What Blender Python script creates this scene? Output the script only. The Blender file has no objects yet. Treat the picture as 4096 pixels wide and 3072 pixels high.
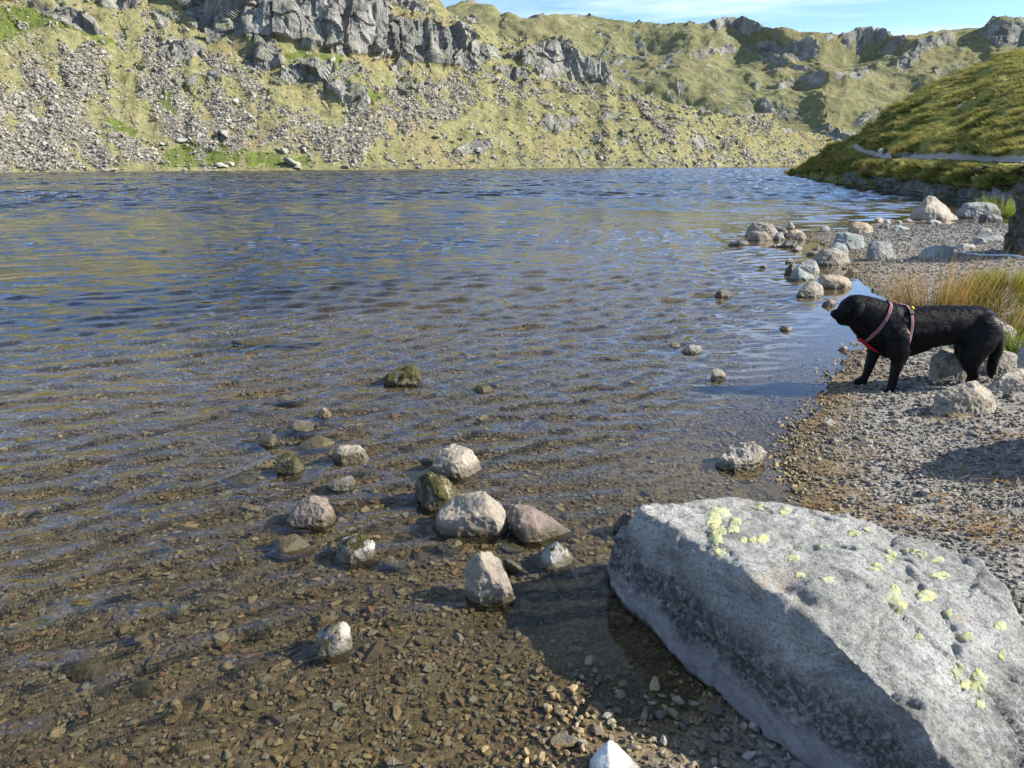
import bpy, bmesh, math, random
import numpy as np
from mathutils import Vector, Matrix
from mathutils.bvhtree import BVHTree

random.seed(7)
rng = np.random.default_rng(7)
SC = bpy.context.scene
COL = SC.collection

# ------------------------------------------------------------------ camera
F = 710.0; CU, CV = 512.0, 384.0; HCAM = 1.5
PITCH = math.radians(17.49); ROLL = math.radians(0.06)
_f = np.array([0, math.cos(PITCH), -math.sin(PITCH)])
_r0 = np.array([1.0, 0, 0]); _u0 = np.array([0, math.sin(PITCH), math.cos(PITCH)])
_r = _r0 * math.cos(ROLL) - _u0 * math.sin(ROLL)
_u = _u0 * math.cos(ROLL) + _r0 * math.sin(ROLL)
CAM = np.array([0, 0, HCAM])
cam_d = bpy.data.cameras.new('camera'); cam = bpy.data.objects.new('camera', cam_d); COL.objects.link(cam)
cam_d.sensor_width = 36; cam_d.lens = F / 1024 * 36; cam_d.clip_start = 0.05; cam_d.clip_end = 6000
cam.matrix_world = Matrix(((_r[0], _u[0], -_f[0], 0), (_r[1], _u[1], -_f[1], 0), (_r[2], _u[2], -_f[2], HCAM), (0, 0, 0, 1)))
SC.camera = cam

# ------------------------------------------------------------------ sky, sun, exposure
SUN_EL = math.radians(34); SUN_AZ = math.radians(93)      # azimuth clockwise from the view direction (+Y)
world = bpy.data.worlds.new('World'); SC.world = world; world.use_nodes = True
wn = world.node_tree; wn.nodes.clear()
wo = wn.nodes.new('ShaderNodeOutputWorld'); wb = wn.nodes.new('ShaderNodeBackground')
sky = wn.nodes.new('ShaderNodeTexSky'); sky.sky_type = 'NISHITA'; sky.sun_disc = False
sky.sun_elevation = SUN_EL; sky.sun_rotation = SUN_AZ
sky.altitude = 500; sky.air_density = 0.6; sky.dust_density = 0.0; sky.ozone_density = 3.0
wb.inputs['Strength'].default_value = 0.145
# thin cirrus drawn out across the sky
wtc = wn.nodes.new('ShaderNodeTexCoord'); wmp = wn.nodes.new('ShaderNodeMapping')
wmp.inputs['Rotation'].default_value = (0, 0, 0.35); wmp.inputs['Scale'].default_value = (1.1, 2.0, 9.0)
wno = wn.nodes.new('ShaderNodeTexNoise'); wno.inputs['Scale'].default_value = 1.6; wno.inputs['Detail'].default_value = 6
wno.inputs['Roughness'].default_value = 0.55; wno.inputs['Distortion'].default_value = 0.6
wrp = wn.nodes.new('ShaderNodeValToRGB'); wrp.color_ramp.elements[0].position = 0.48; wrp.color_ramp.elements[1].position = 0.72
wrp.color_ramp.elements[1].color = (0.55, 0.55, 0.55, 1)
wmx = wn.nodes.new('ShaderNodeMixRGB'); wmx.inputs[2].default_value = (6.2, 6.5, 6.9, 1)
wn.links.new(wtc.outputs['Generated'], wmp.inputs[0]); wn.links.new(wmp.outputs[0], wno.inputs['Vector'])
wn.links.new(wno.outputs['Fac'], wrp.inputs[0]); wn.links.new(wrp.outputs[0], wmx.inputs[0])
wn.links.new(sky.outputs[0], wmx.inputs[1]); wn.links.new(wmx.outputs[0], wb.inputs[0]); wn.links.new(wb.outputs[0], wo.inputs[0])
sd = bpy.data.lights.new('sun', 'SUN'); sd.energy = 5.0; sd.angle = math.radians(0.53); sd.color = (1.0, 0.93, 0.82)
sd.cycles.is_caustics_light = True       # sunlight is bent into the water, so the bed is lit through the waves
sun = bpy.data.objects.new('sun', sd); COL.objects.link(sun)
SUNV = Vector((math.sin(SUN_AZ) * math.cos(SUN_EL), math.cos(SUN_AZ) * math.cos(SUN_EL), math.sin(SUN_EL)))
sun.rotation_euler = SUNV.to_track_quat('Z', 'Y').to_euler(); sun.location = SUNV * 50
SC.view_settings.view_transform = 'Standard'; SC.view_settings.look = 'None'
SC.view_settings.exposure = 1.05; SC.view_settings.gamma = 1.0; SC.view_settings.use_curve_mapping = False
cy = SC.cycles
cy.use_denoising = True; cy.max_bounces = 7; cy.diffuse_bounces = 3; cy.glossy_bounces = 3; cy.transmission_bounces = 4
cy.transparent_max_bounces = 12; cy.volume_bounces = 0; cy.caustics_reflective = False; cy.caustics_refractive = True
cy.sample_clamp_indirect = 4.0

# ------------------------------------------------------------------ pixel helpers (photo pixels at 1024 x 768 unless said otherwise)
def ray(u, v):
    u = np.asarray(u, float); v = np.asarray(v, float)
    return _f + _r * ((u - CU) / F)[..., None] + _u * ((CV - v) / F)[..., None]
def on_z(u, v, z=0.0):
    d = ray(u, v); t = (z - HCAM) / d[..., 2]
    return CAM + d * t[..., None]
def at_depth(u, v, dep):
    return CAM + ray(u, v) * dep
def project(p):
    d = np.asarray(p) - CAM; w = d @ _f
    return CU + F * (d @ _r) / w, CV - F * (d @ _u) / w
CROPS = {'f': (0, 0, 1.0), 'd': (0, 0, 4096 / 2212), 'c7': (900, 1400, 1500 / 2212), 'c8': (0, 2000, 2400 / 2212), 'c4': (2800, 720, 1296 / 2212),
         'b4': (2850, 820, 650 / 2212), 'c5': (3200, 1100, 896 / 2212), 'c6': (3096, 1500, 1000 / 2212), 'bb': (2200, 2600, 1200 / 2212),
         'c1': (0, 0, 1400 / 2212), 'c2': (1300, 0, 1400 / 2212), 'c3': (2600, 0, 1496 / 2212), 'g2': (3600, 720, 496 / 2212), 'g3': (3120, 560, 976 / 2212)}
def px(crop, pts):
    ox, oy, s = CROPS[crop]
    a = np.asarray(pts, float)
    return np.stack([(ox + a[..., 0] * s) / 4, (oy + a[..., 1] * s) / 4], -1)

# ------------------------------------------------------------------ noise
def _hash(ix, iy, iz, seed):
    h = (ix.astype(np.int64) * 374761393 + iy.astype(np.int64) * 668265263 + iz.astype(np.int64) * 2147483647 + seed * 1274126177) & 0xFFFFFFFF
    h = ((h ^ (h >> 13)) * 1274126177) & 0xFFFFFFFF
    h = ((h ^ (h >> 16)) * 2246822519) & 0xFFFFFFFF
    return ((h ^ (h >> 15)) & 0xFFFFFF) / float(0xFFFFFF) * 2 - 1
def noise3(p, seed=0):
    p = np.asarray(p, float); i = np.floor(p); f = p - i; w = f * f * f * (f * (f * 6 - 15) + 10)
    ix, iy, iz = i[..., 0], i[..., 1], i[..., 2]
    out = 0
    for dx in (0, 1):
        wx = w[..., 0] if dx else 1 - w[..., 0]
        for dy in (0, 1):
            wy = w[..., 1] if dy else 1 - w[..., 1]
            for dz in (0, 1):
                wz = w[..., 2] if dz else 1 - w[..., 2]
                out = out + wx * wy * wz * _hash(ix + dx, iy + dy, iz + dz, seed)
    return out
def fbm(p, octv=4, seed=0, gain=0.5, ridged=False, lac=2.03):
    p = np.asarray(p, float); a = 1.0; s = 0; tot = 0
    for o in range(octv):
        n = noise3(p, seed + o * 17)
        if ridged: n = 1 - 2 * np.abs(n)
        s = s + a * n; tot += a; a *= gain; p = p * lac + 11.3
    return s / tot
def sstep(a, b, x):
    t = np.clip((np.asarray(x, float) - a) / (b - a), 0, 1); return t * t * (3 - 2 * t)
def poly_sdf(pts, poly):
    """signed distance, negative inside; pts (...,2)"""
    P = np.asarray(pts, float); poly = np.asarray(poly, float); n = len(poly)
    d2 = np.full(P.shape[:-1], 1e18); ins = np.zeros(P.shape[:-1], bool)
    for i in range(n):
        a = poly[i]; b = poly[(i + 1) % n]; ab = b - a; L = max(ab @ ab, 1e-12)
        t = np.clip(((P - a) @ ab) / L, 0, 1); q = P - a - t[..., None] * ab
        d2 = np.minimum(d2, (q * q).sum(-1))
        c = ((a[1] > P[..., 1]) != (b[1] > P[..., 1]))
        dy = (b[1] - a[1]) if abs(b[1] - a[1]) > 1e-12 else 1e-12
        ins ^= c & (P[..., 0] < (b[0] - a[0]) * (P[..., 1] - a[1]) / dy + a[0])
    return np.where(ins, -1, 1) * np.sqrt(d2)

def cells(p, seed=0):
    """jointed-block noise: one random value per irregular cell"""
    p = np.asarray(p, float); i = np.floor(p); best = np.full(p.shape[:-1], 1e9); val = np.zeros(p.shape[:-1])
    for dx in (-1, 0, 1):
        for dy in (-1, 0, 1):
            for dz in (-1, 0, 1):
                c = i + np.array([dx, dy, dz]); h = [_hash(c[..., 0], c[..., 1], c[..., 2], seed + k) for k in range(4)]
                q = c + 0.5 + 0.45 * np.stack(h[:3], -1); d = ((p - q) ** 2).sum(-1); m = d < best; best = np.where(m, d, best); val = np.where(m, h[3], val)
    return val

# ------------------------------------------------------------------ object helpers
def tag(o, label=None, cat=None, group=None, kind=None):
    if label: o['label'] = label
    if cat: o['category'] = cat
    if group: o['group'] = group
    if kind: o['kind'] = kind
    return o
def link(name, me, mat=None, parent=None):
    o = bpy.data.objects.new(name, me); COL.objects.link(o)
    if mat is not None and me is not None and not me.materials: me.materials.append(mat)
    if parent is not None: o.parent = parent
    return o
def mesh_np(name, V, Fc, smooth=True, attrs=None):
    V = np.asarray(V, np.float32).reshape(-1, 3); Fc = np.asarray(Fc, np.int32)
    me = bpy.data.meshes.new(name); k = Fc.shape[1]
    me.vertices.add(len(V)); me.vertices.foreach_set('co', V.ravel())
    me.loops.add(Fc.size); me.loops.foreach_set('vertex_index', Fc.ravel())
    me.polygons.add(len(Fc)); me.polygons.foreach_set('loop_start', np.arange(0, Fc.size, k, dtype=np.int32))
    me.polygons.foreach_set('use_smooth', np.full(len(Fc), smooth))
    for an, arr in (attrs or {}).items():
        arr = np.asarray(arr, np.float32)
        if arr.ndim == 1:
            at = me.attributes.new(an, 'FLOAT', 'POINT'); at.data.foreach_set('value', arr)
        else:
            at = me.attributes.new(an, 'FLOAT_COLOR', 'POINT')
            c4 = np.ones((len(arr), 4), np.float32); c4[:, :arr.shape[1]] = arr; at.data.foreach_set('color', c4.ravel())
    me.update(); me.validate(); return me
def grid_faces(nr, nc, flip=False):
    i = np.arange(nr * nc).reshape(nr, nc)
    q = np.stack([i[:-1, :-1], i[:-1, 1:], i[1:, 1:], i[1:, :-1]], -1).reshape(-1, 4)
    return q[:, ::-1] if flip else q
def set_origin(o, p):
    """move the object's origin to p without moving its geometry"""
    p = Vector(p); o.data.transform(Matrix.Translation(-p)); o.location = p
def eval_mods(me, mods):
    o = bpy.data.objects.new('tmp', me); COL.objects.link(o)
    for typ, kw in mods:
        m = o.modifiers.new('m', typ)
        for k, v in kw.items(): setattr(m, k, v)
    dg = bpy.context.evaluated_depsgraph_get(); dg.update()
    r = bpy.data.meshes.new_from_object(o.evaluated_get(dg))
    COL.objects.unlink(o); bpy.data.objects.remove(o); return r
def get_co(me):
    a = np.empty(len(me.vertices) * 3, np.float32); me.vertices.foreach_get('co', a); return a.reshape(-1, 3).astype(float)
def get_no(me):
    a = np.empty(len(me.vertices) * 3, np.float32); me.vertices.foreach_get('normal', a); return a.reshape(-1, 3).astype(float)
def set_co(me, V):
    me.vertices.foreach_set('co', np.asarray(V, np.float32).ravel()); me.update()
def smooth_all(me):
    me.polygons.foreach_set('use_smooth', np.ones(len(me.polygons), bool)); me.update()

# ------------------------------------------------------------------ material helpers
class M:
    def __init__(s, name):
        s.m = bpy.data.materials.new(name); s.m.use_nodes = True; s.t = s.m.node_tree; s.t.nodes.clear()
        s.out = s.n('ShaderNodeOutputMaterial')
    def n(s, typ, **kw):
        x = s.t.nodes.new(typ)
        for k, v in kw.items(): setattr(x, k, v)
        return x
    def l(s, a, b): s.t.links.new(a, b)
    def inp(s, sock, v):
        if v is None: return
        if isinstance(v, bpy.types.NodeSocket): s.l(v, sock)
        else:
            if isinstance(v, (tuple, list)) and len(v) == 3 and sock.type == 'RGBA': v = (*v, 1)
            sock.default_value = v
    def math(s, op, a, b=None, c=None, clamp=False):
        x = s.n('ShaderNodeMath', operation=op, use_clamp=clamp)
        for i, v in enumerate((a, b, c)): s.inp(x.inputs[i], v)
        return x.outputs[0]
    def mix(s, fac, a, b, blend='MIX'):
        x = s.n('ShaderNodeMixRGB', blend_type=blend); s.inp(x.inputs[0], fac); s.inp(x.inputs[1], a); s.inp(x.inputs[2], b); return x.outputs[0]
    def noise(s, vec, scale, detail=4, rough=0.55, dist=0.0, w=None):
        x = s.n('ShaderNodeTexNoise')
        if w is not None: x.noise_dimensions = '4D'; s.inp(x.inputs['W'], w)
        s.inp(x.inputs['Vector'], vec); x.inputs['Scale'].default_value = scale; x.inputs['Detail'].default_value = detail
        x.inputs['Roughness'].default_value = rough; x.inputs['Distortion'].default_value = dist
        return x.outputs['Fac']
    def voro(s, vec, scale, feature='F1', out='Distance', rnd=1.0):
        x = s.n('ShaderNodeTexVoronoi', feature=feature); s.inp(x.inputs['Vector'], vec); x.inputs['Scale'].default_value = scale
        x.inputs['Randomness'].default_value = rnd; return x.outputs[out]
    def ramp(s, fac, stops, interp='LINEAR'):
        x = s.n('ShaderNodeValToRGB'); cr = x.color_ramp; cr.interpolation = interp
        while len(cr.elements) < len(stops): cr.elements.new(0.5)
        for e, (p, c) in zip(cr.elements, stops):
            e.position = p
            if not isinstance(c, (tuple, list)): c = (c, c, c)
            e.color = (*c[:3], 1)
        s.inp(x.inputs[0], fac); return x.outputs[0]
    def mapping(s, vec, scale=(1, 1, 1), rot=(0, 0, 0), loc=(0, 0, 0)):
        x = s.n('ShaderNodeMapping'); s.inp(x.inputs[0], vec); x.inputs['Scale'].default_value = scale; x.inputs['Rotation'].default_value = rot; x.inputs['Location'].default_value = loc
        return x.outputs[0]
    def pos(s): return s.n('ShaderNodeNewGeometry').outputs['Position']
    def obj(s): return s.n('ShaderNodeTexCoord').outputs['Object']
    def rnd(s): return s.n('ShaderNodeObjectInfo').outputs['Random']
    def attr(s, name, out='Color'):
        x = s.n('ShaderNodeAttribute'); x.attribute_name = name; return x.outputs[out]
    def sep(s, v):
        x = s.n('ShaderNodeSeparateXYZ'); s.inp(x.inputs[0], v); return x.outputs
    def bump(s, h, strength=0.5, dist=0.01, normal=None):
        x = s.n('ShaderNodeBump'); x.inputs['Strength'].default_value = strength; x.inputs['Distance'].default_value = dist
        s.inp(x.inputs['Height'], h)
        if normal is not None: s.l(normal, x.inputs['Normal'])
        return x.outputs[0]
    def bsdf(s, col, rough=0.8, normal=None, spec=0.3, **kw):
        x = s.n('ShaderNodeBsdfPrincipled'); s.inp(x.inputs['Base Color'], col); s.inp(x.inputs['Roughness'], rough)
        s.inp(x.inputs['Specular IOR Level'], spec)
        if normal is not None: s.l(normal, x.inputs['Normal'])
        for k, v in kw.items(): s.inp(x.inputs[k], v)
        s.l(x.outputs[0], s.out.inputs[0]); return x

# ------------------------------------------------------------------ materials
def mat_rock(name, stops, speck=(0.05, 0.05, 0.045), speck_amt=0.5, pale=(0.55, 0.55, 0.5), pale_amt=0.35, moss=0.0, wet_top=0.035, scale=1.0, rough=0.85, bump=0.6):
    m = M(name); v = m.obj(); r = m.math('MULTIPLY', m.rnd(), 37.0); z = m.sep(m.pos())[2]
    n1 = m.noise(v, 5.5 * scale, 7, 0.6, 0.3, w=r)
    c = m.ramp(n1, stops)
    hs = m.n('ShaderNodeHueSaturation'); m.l(c, hs.inputs['Color']); m.inp(hs.inputs['Value'], m.math('MULTIPLY_ADD', m.rnd(), 0.4, 0.8)); c = hs.outputs[0]
    n2 = m.noise(v, 38 * scale, 5, 0.7, 0.0, w=r)
    c = m.mix(m.math('MULTIPLY', m.ramp(n2, [(0.50, 0), (0.62, 1)]), speck_amt), c, speck)
    n3 = m.noise(v, 24 * scale, 6, 0.65, 0.4, w=m.math('ADD', r, 5.1))
    c = m.mix(m.math('MULTIPLY', m.ramp(n3, [(0.55, 0), (0.66, 1)]), pale_amt), c, pale)
    if moss > 0:
        nz = m.sep(m.n('ShaderNodeNewGeometry').outputs['Normal'])[2]
        f = m.math('ADD', m.math('MULTIPLY', m.noise(v, 14, 4, 0.6, 0, w=r), 1.0), m.math('MULTIPLY', nz, 0.15))
        f = m.ramp(f, [(0.62 - 0.35 * moss, 0), (0.70 - 0.30 * moss, 1)])
        c = m.mix(f, c, m.ramp(m.noise(v, 60, 4), [(0.3, (0.022, 0.020, 0.007)), (0.7, (0.085, 0.075, 0.020))]))
    wj = m.math('MULTIPLY_ADD', m.noise(v, 9, 4, 0.6, 0, w=r), 0.06, -0.03)
    wet = m.math('SUBTRACT', 1.0, m.math('SMOOTHSTEP', m.math('ADD', z, wj), wet_top - 0.012, wet_top + 0.012)) if False else m.ramp(m.math('MULTIPLY_ADD', m.math('ADD', z, wj), 6.0, 0.5 - 6.0 * wet_top), [(0.40, 1), (0.58, 0)])
    c = m.mix(m.math('MULTIPLY', wet, 0.8), c, m.mix(m.noise(v, 12, 3), (0.035, 0.030, 0.014), (0.085, 0.068, 0.028)))
    rg = m.math('MULTIPLY_ADD', wet, 0.25 - rough, rough)
    h = m.math('ADD', m.noise(v, 16 * scale, 9, 0.68, 0.2, w=r), m.math('MULTIPLY', m.noise(v, 70 * scale, 4, 0.7, 0, w=r), 0.35))
    m.bsdf(c, rg, m.bump(h, bump, 0.03), 0.3)
    return m.m
R_PALE = mat_rock('pale_granite', [(0.25, (0.170, 0.145, 0.110)), (0.5, (0.294, 0.255, 0.200)), (0.75, (0.387, 0.344, 0.276))], speck_amt=0.45)
R_BROWN = mat_rock('brown_rock', [(0.25, (0.11, 0.085, 0.065)), (0.5, (0.23, 0.18, 0.145)), (0.75, (0.36, 0.30, 0.25))], speck_amt=0.6, pale_amt=0.2)
R_GREY = mat_rock('grey_rock', [(0.25, (0.146, 0.153, 0.147)), (0.5, (0.258, 0.264, 0.244)), (0.75, (0.361, 0.365, 0.336))], speck_amt=0.5)
R_GREEN = mat_rock('greenish_slate', [(0.25, (0.146, 0.170, 0.160)), (0.5, (0.258, 0.289, 0.269)), (0.75, (0.387, 0.425, 0.395))], speck_amt=0.35)
R_TAN = mat_rock('tan_rock', [(0.25, (0.224, 0.170, 0.109)), (0.5, (0.387, 0.306, 0.210)), (0.75, (0.499, 0.408, 0.302))], speck_amt=0.4)
R_SPECK = mat_rock('speckled_rock', [(0.25, (0.119, 0.105, 0.082)), (0.5, (0.285, 0.254, 0.200)), (0.75, (0.435, 0.389, 0.310))], speck_amt=0.85, pale_amt=0.6)
R_DARK = mat_rock('dark_wet_rock', [(0.25, (0.04, 0.036, 0.03)), (0.5, (0.09, 0.08, 0.065)), (0.8, (0.16, 0.14, 0.12))], speck_amt=0.4, pale_amt=0.15, rough=0.45)
R_MOSS = mat_rock('mossy_rock', [(0.25, (0.10, 0.09, 0.06)), (0.5, (0.22, 0.20, 0.15)), (0.75, (0.40, 0.36, 0.28))], moss=0.5)
R_CRAG = mat_rock('crag_rock', [(0.25, (0.05, 0.05, 0.042)), (0.5, (0.11, 0.105, 0.09)), (0.75, (0.20, 0.19, 0.165))], speck_amt=0.7, pale_amt=0.3, moss=0.32, bump=1.0)
R_MOSSY = mat_rock('half_mossy_rock', [(0.25, (0.18, 0.165, 0.14)), (0.5, (0.34, 0.32, 0.28)), (0.75, (0.48, 0.46, 0.41))], moss=0.3)
R_SUNK = mat_rock('submerged_stone', [(0.25, (0.10, 0.075, 0.045)), (0.5, (0.20, 0.155, 0.09)), (0.75, (0.30, 0.24, 0.15))], speck_amt=0.3, pale_amt=0.15)
R_WHITE = mat_rock('white_stone', [(0.25, (0.46, 0.47, 0.46)), (0.5, (0.58, 0.59, 0.58)), (0.75, (0.68, 0.68, 0.66))], speck_amt=0.12, pale_amt=0.1, bump=0.35)
R_LICHEN = mat_rock('lichen_capped_rock', [(0.25, (0.189, 0.178, 0.160)), (0.5, (0.318, 0.306, 0.277)), (0.75, (0.447, 0.433, 0.395))], speck_amt=0.4, moss=0.12)

def mat_pebble(name):
    m = M(name); r = m.rnd(); v = m.obj(); z = m.sep(m.pos())[2]
    dry = m.ramp(r, [(0.0, (0.118, 0.111, 0.100)), (0.22, (0.219, 0.208, 0.182)), (0.45, (0.310, 0.293, 0.249)), (0.62, (0.182, 0.177, 0.166)), (0.75, (0.365, 0.341, 0.290)), (0.86, (0.255, 0.205, 0.150)), (0.93, (0.456, 0.434, 0.382)), (1.0, (0.182, 0.186, 0.192))], 'CONSTANT')
    bed = m.ramp(r, [(0.0, (0.151, 0.109, 0.053)), (0.16, (0.262, 0.188, 0.084)), (0.30, (0.109, 0.088, 0.049)), (0.44, (0.342, 0.246, 0.112)), (0.58, (0.207, 0.144, 0.064)), (0.70, (0.276, 0.155, 0.075)), (0.76, (0.255, 0.228, 0.132)), (0.86, (0.428, 0.317, 0.150)), (0.95, (0.316, 0.292, 0.189))], 'CONSTANT')
    wet = m.ramp(m.math('MULTIPLY_ADD', z, 5.0, 0.5), [(0.52, 1), (0.68, 0)])
    c = m.mix(wet, dry, bed)
    c = m.mix(0.55, c, m.mix(m.noise(v, 2.2, 5, 0.65), (0.35, 0.35, 0.35), (1.35, 1.32, 1.28)), 'MULTIPLY')
    rg = m.math('MULTIPLY_ADD', wet, -0.55, 0.85)
    m.bsdf(c, rg, m.bump(m.noise(v, 3.0, 6, 0.65), 0.4, 0.15), 0.35)
    return m.m
PEBBLE = mat_pebble('pebble')

def mat_ground():
    m = M('shingle'); p = m.pos(); z = m.sep(p)[2]
    v1 = m.voro(p, 42, 'F1', 'Color'); d1 = m.voro(p, 42, 'F1', 'Distance'); d2 = m.voro(p, 95, 'F1', 'Distance'); c2 = m.voro(p, 95, 'F1', 'Color')
    r = m.n('ShaderNodeSeparateColor'); m.l(v1, r.inputs[0]); r2 = m.n('ShaderNodeSeparateColor'); m.l(c2, r2.inputs[0])
    dry = m.mix(0.5, m.ramp(r.outputs[0], [(0.0, (0.091, 0.083, 0.073)), (0.5, (0.198, 0.186, 0.161)), (1.0, (0.346, 0.325, 0.278))]), m.ramp(r2.outputs[0], [(0.0, (0.082, 0.079, 0.073)), (1.0, (0.330, 0.309, 0.263))]))
    bed = m.mix(0.5, m.ramp(r.outputs[0], [(0.0, (0.073, 0.052, 0.024)), (0.5, (0.154, 0.111, 0.050)), (1.0, (0.246, 0.182, 0.078))]), m.ramp(r2.outputs[0], [(0.0, (0.061, 0.046, 0.022)), (1.0, (0.227, 0.166, 0.074))]))
    wet = m.ramp(m.math('MULTIPLY_ADD', z, 5.0, 0.5), [(0.50, 1), (0.66, 0)])
    c = m.mix(wet, dry, bed)
    # patches of fine silt and weed on the bed
    silt = m.math('MULTIPLY', wet, m.ramp(m.noise(p, 0.9, 5, 0.6), [(0.48, 0), (0.62, 1)]))
    c = m.mix(m.math('MULTIPLY', silt, 0.5), c, (0.075, 0.058, 0.032))
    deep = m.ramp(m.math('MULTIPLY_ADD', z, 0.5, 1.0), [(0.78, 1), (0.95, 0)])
    c = m.mix(deep, c, (0.014, 0.013, 0.008))  # bed colour darkened with depth, standing in for light absorbed by the water
    h = m.math('ADD', m.ramp(d1, [(0.0, 1), (0.75, 0)]), m.math('MULTIPLY', m.ramp(d2, [(0.0, 1), (0.75, 0)]), 0.5))
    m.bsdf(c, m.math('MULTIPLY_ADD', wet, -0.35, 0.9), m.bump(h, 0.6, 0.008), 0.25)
    return m.m
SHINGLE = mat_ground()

# ------------------------------------------------------------------ near ground: lake bed and beach as one sheet
SHORE = on_z(*px('f', [(2300, 3072), (2322, 2900), (2363, 2790), (2500, 2845), (2690, 2850), (2830, 2660), (3050, 2400), (3150, 2200), (3170, 2040), (3140, 1930),
                       (3190, 1760), (3260, 1640), (3330, 1545), (3400, 1440), (3460, 1360), (3560, 1255), (3545, 1200), (3450, 1130), (3390, 1098), (3400, 1045), (3385, 1005), (3298, 985),
                       (3225, 950), (3245, 927), (3386, 921), (3497, 891), (3620, 876), (3780, 866), (3920, 852), (4000, 842), (4096, 836)]).T)[:, :2]
LAND = np.concatenate([[[-400, -60], [-40, -6], [-9, -0.6], [-3, 0.45], [-0.6, 1.0]], SHORE, [[9.6, 17.6], [12.5, 17.2], [17, 18.5], [25, 22], [60, 30], [400, 60], [400, -400], [-400, -400]]])
def ground_z(xy):
    xy = np.asarray(xy, float); d = -poly_sdf(xy, LAND)
    p3 = np.concatenate([xy, np.zeros(xy.shape[:-1] + (1,))], -1)
    dn = d + 0.10 * fbm(p3 * 1.7, 3, 5)
    land = 0.075 * np.clip(dn, 0, 1.5) + 0.11 * np.clip(dn - 1.5, 0, 6) + 0.03 * np.clip(dn - 7.5, 0, 400)
    w = np.clip(-dn, 0, None)
    lake = -(0.11 * np.clip(w, 0, 0.45) + 0.014 * np.clip(w - 0.45, 0, 3.4) + 0.10 * np.clip(w - 3.6, 0, 2.7) + 0.17 * np.clip(w - 6.3, 0, 18) + 0.05 * np.clip(w - 25.5, 0, 60))
    lake = np.maximum(lake, -5.5)
    z = np.where(dn > 0, land, lake)
    return z + 0.016 * fbm(p3 * 2.6, 4, 9) * np.clip(np.abs(d) / 0.4, 0.25, 1)
def axis(lo, hi, step, far, grow=1.16):
    a = list(np.arange(lo, hi, step)); s = step
    while a[-1] < far: s *= grow; a.append(a[-1] + s)
    b = []; x = lo; s = step
    while x > -far: s *= grow; x -= s; b.append(x)
    return np.array(b[::-1] + a)
gx = axis(-5.5, 7.5, 0.07, 1800); gy = axis(0.6, 13.5, 0.06, 1800)
GX, GY = np.meshgrid(gx, gy)
GZ = ground_z(np.stack([GX, GY], -1))
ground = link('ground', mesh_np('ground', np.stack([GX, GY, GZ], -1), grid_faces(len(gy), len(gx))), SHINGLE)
tag(ground, 'grey shingle beach running down into a brown pebbly lake bed', None, None, 'structure')

# ------------------------------------------------------------------ water
def mat_water():
    m = M('lake_water'); p = m.pos()
    amp = m.attr('chop', 'Fac')
    def slope(sc, mp, rot, det, gain):
        x = m.n('ShaderNodeTexNoise'); m.l(m.mapping(p, mp, (0, 0, rot)), x.inputs['Vector']); x.inputs['Scale'].default_value = sc; x.inputs['Detail'].default_value = det; x.inputs['Roughness'].default_value = 0.6; x.inputs['Distortion'].default_value = 0.5
        a = m.n('ShaderNodeVectorMath', operation='SUBTRACT'); m.l(x.outputs['Color'], a.inputs[0]); a.inputs[1].default_value = (0.5, 0.5, 0.5)
        b = m.n('ShaderNodeVectorMath', operation='MULTIPLY'); m.l(a.outputs[0], b.inputs[0]); b.inputs[1].default_value = (gain * 0.6, gain, 0); return b.outputs[0]
    def vadd(a, b):
        x = m.n('ShaderNodeVectorMath', operation='ADD'); m.l(a, x.inputs[0]); m.l(b, x.inputs[1]); return x.outputs[0]
    sl = vadd(vadd(slope(5.5, (1.0, 2.4, 1.0), -0.30, 3, 0.66), slope(17.0, (1.0, 2.0, 1.0), -0.1, 2, 0.50)), slope(0.9, (1.0, 3.2, 1.0), -0.2, 3, 0.22))
    sv = m.n('ShaderNodeVectorMath', operation='SCALE'); m.l(sl, sv.inputs[0]); m.l(amp, sv.inputs['Scale'])
    nm = m.n('ShaderNodeVectorMath', operation='NORMALIZE'); m.l(vadd(m.n('ShaderNodeNewGeometry').outputs['Normal'], sv.outputs[0]), nm.inputs[0]); nb = nm.outputs[0]
    dt = m.n('ShaderNodeVectorMath', operation='DOT_PRODUCT'); m.l(nb, dt.inputs[0]); m.l(m.n('ShaderNodeNewGeometry').outputs['Incoming'], dt.inputs[1])
    fr = m.math('MULTIPLY_ADD', m.math('POWER', m.math('SUBTRACT', 1.0, m.math('ABSOLUTE', dt.outputs['Value']), clamp=True), 5.0), 0.98, 0.02)   # Schlick, the same from both sides
    tr = m.n('ShaderNodeBsdfRefraction'); tr.inputs['Color'].default_value = (0.96, 0.97, 0.94, 1); tr.inputs['IOR'].default_value = 1.333; tr.inputs['Roughness'].default_value = 0.0
    gl = m.n('ShaderNodeBsdfGlossy'); gl.inputs['Roughness'].default_value = 0.03; gl.inputs['Color'].default_value = (1, 1, 1, 1); m.l(nb, gl.inputs['Normal'])
    mx = m.n('ShaderNodeMixShader'); m.l(fr, mx.inputs[0]); m.l(tr.outputs[0], mx.inputs[1]); m.l(gl.outputs[0], mx.inputs[2])
    m.l(mx.outputs[0], m.out.inputs[0])
    return m.m
WATER = mat_water()
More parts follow.
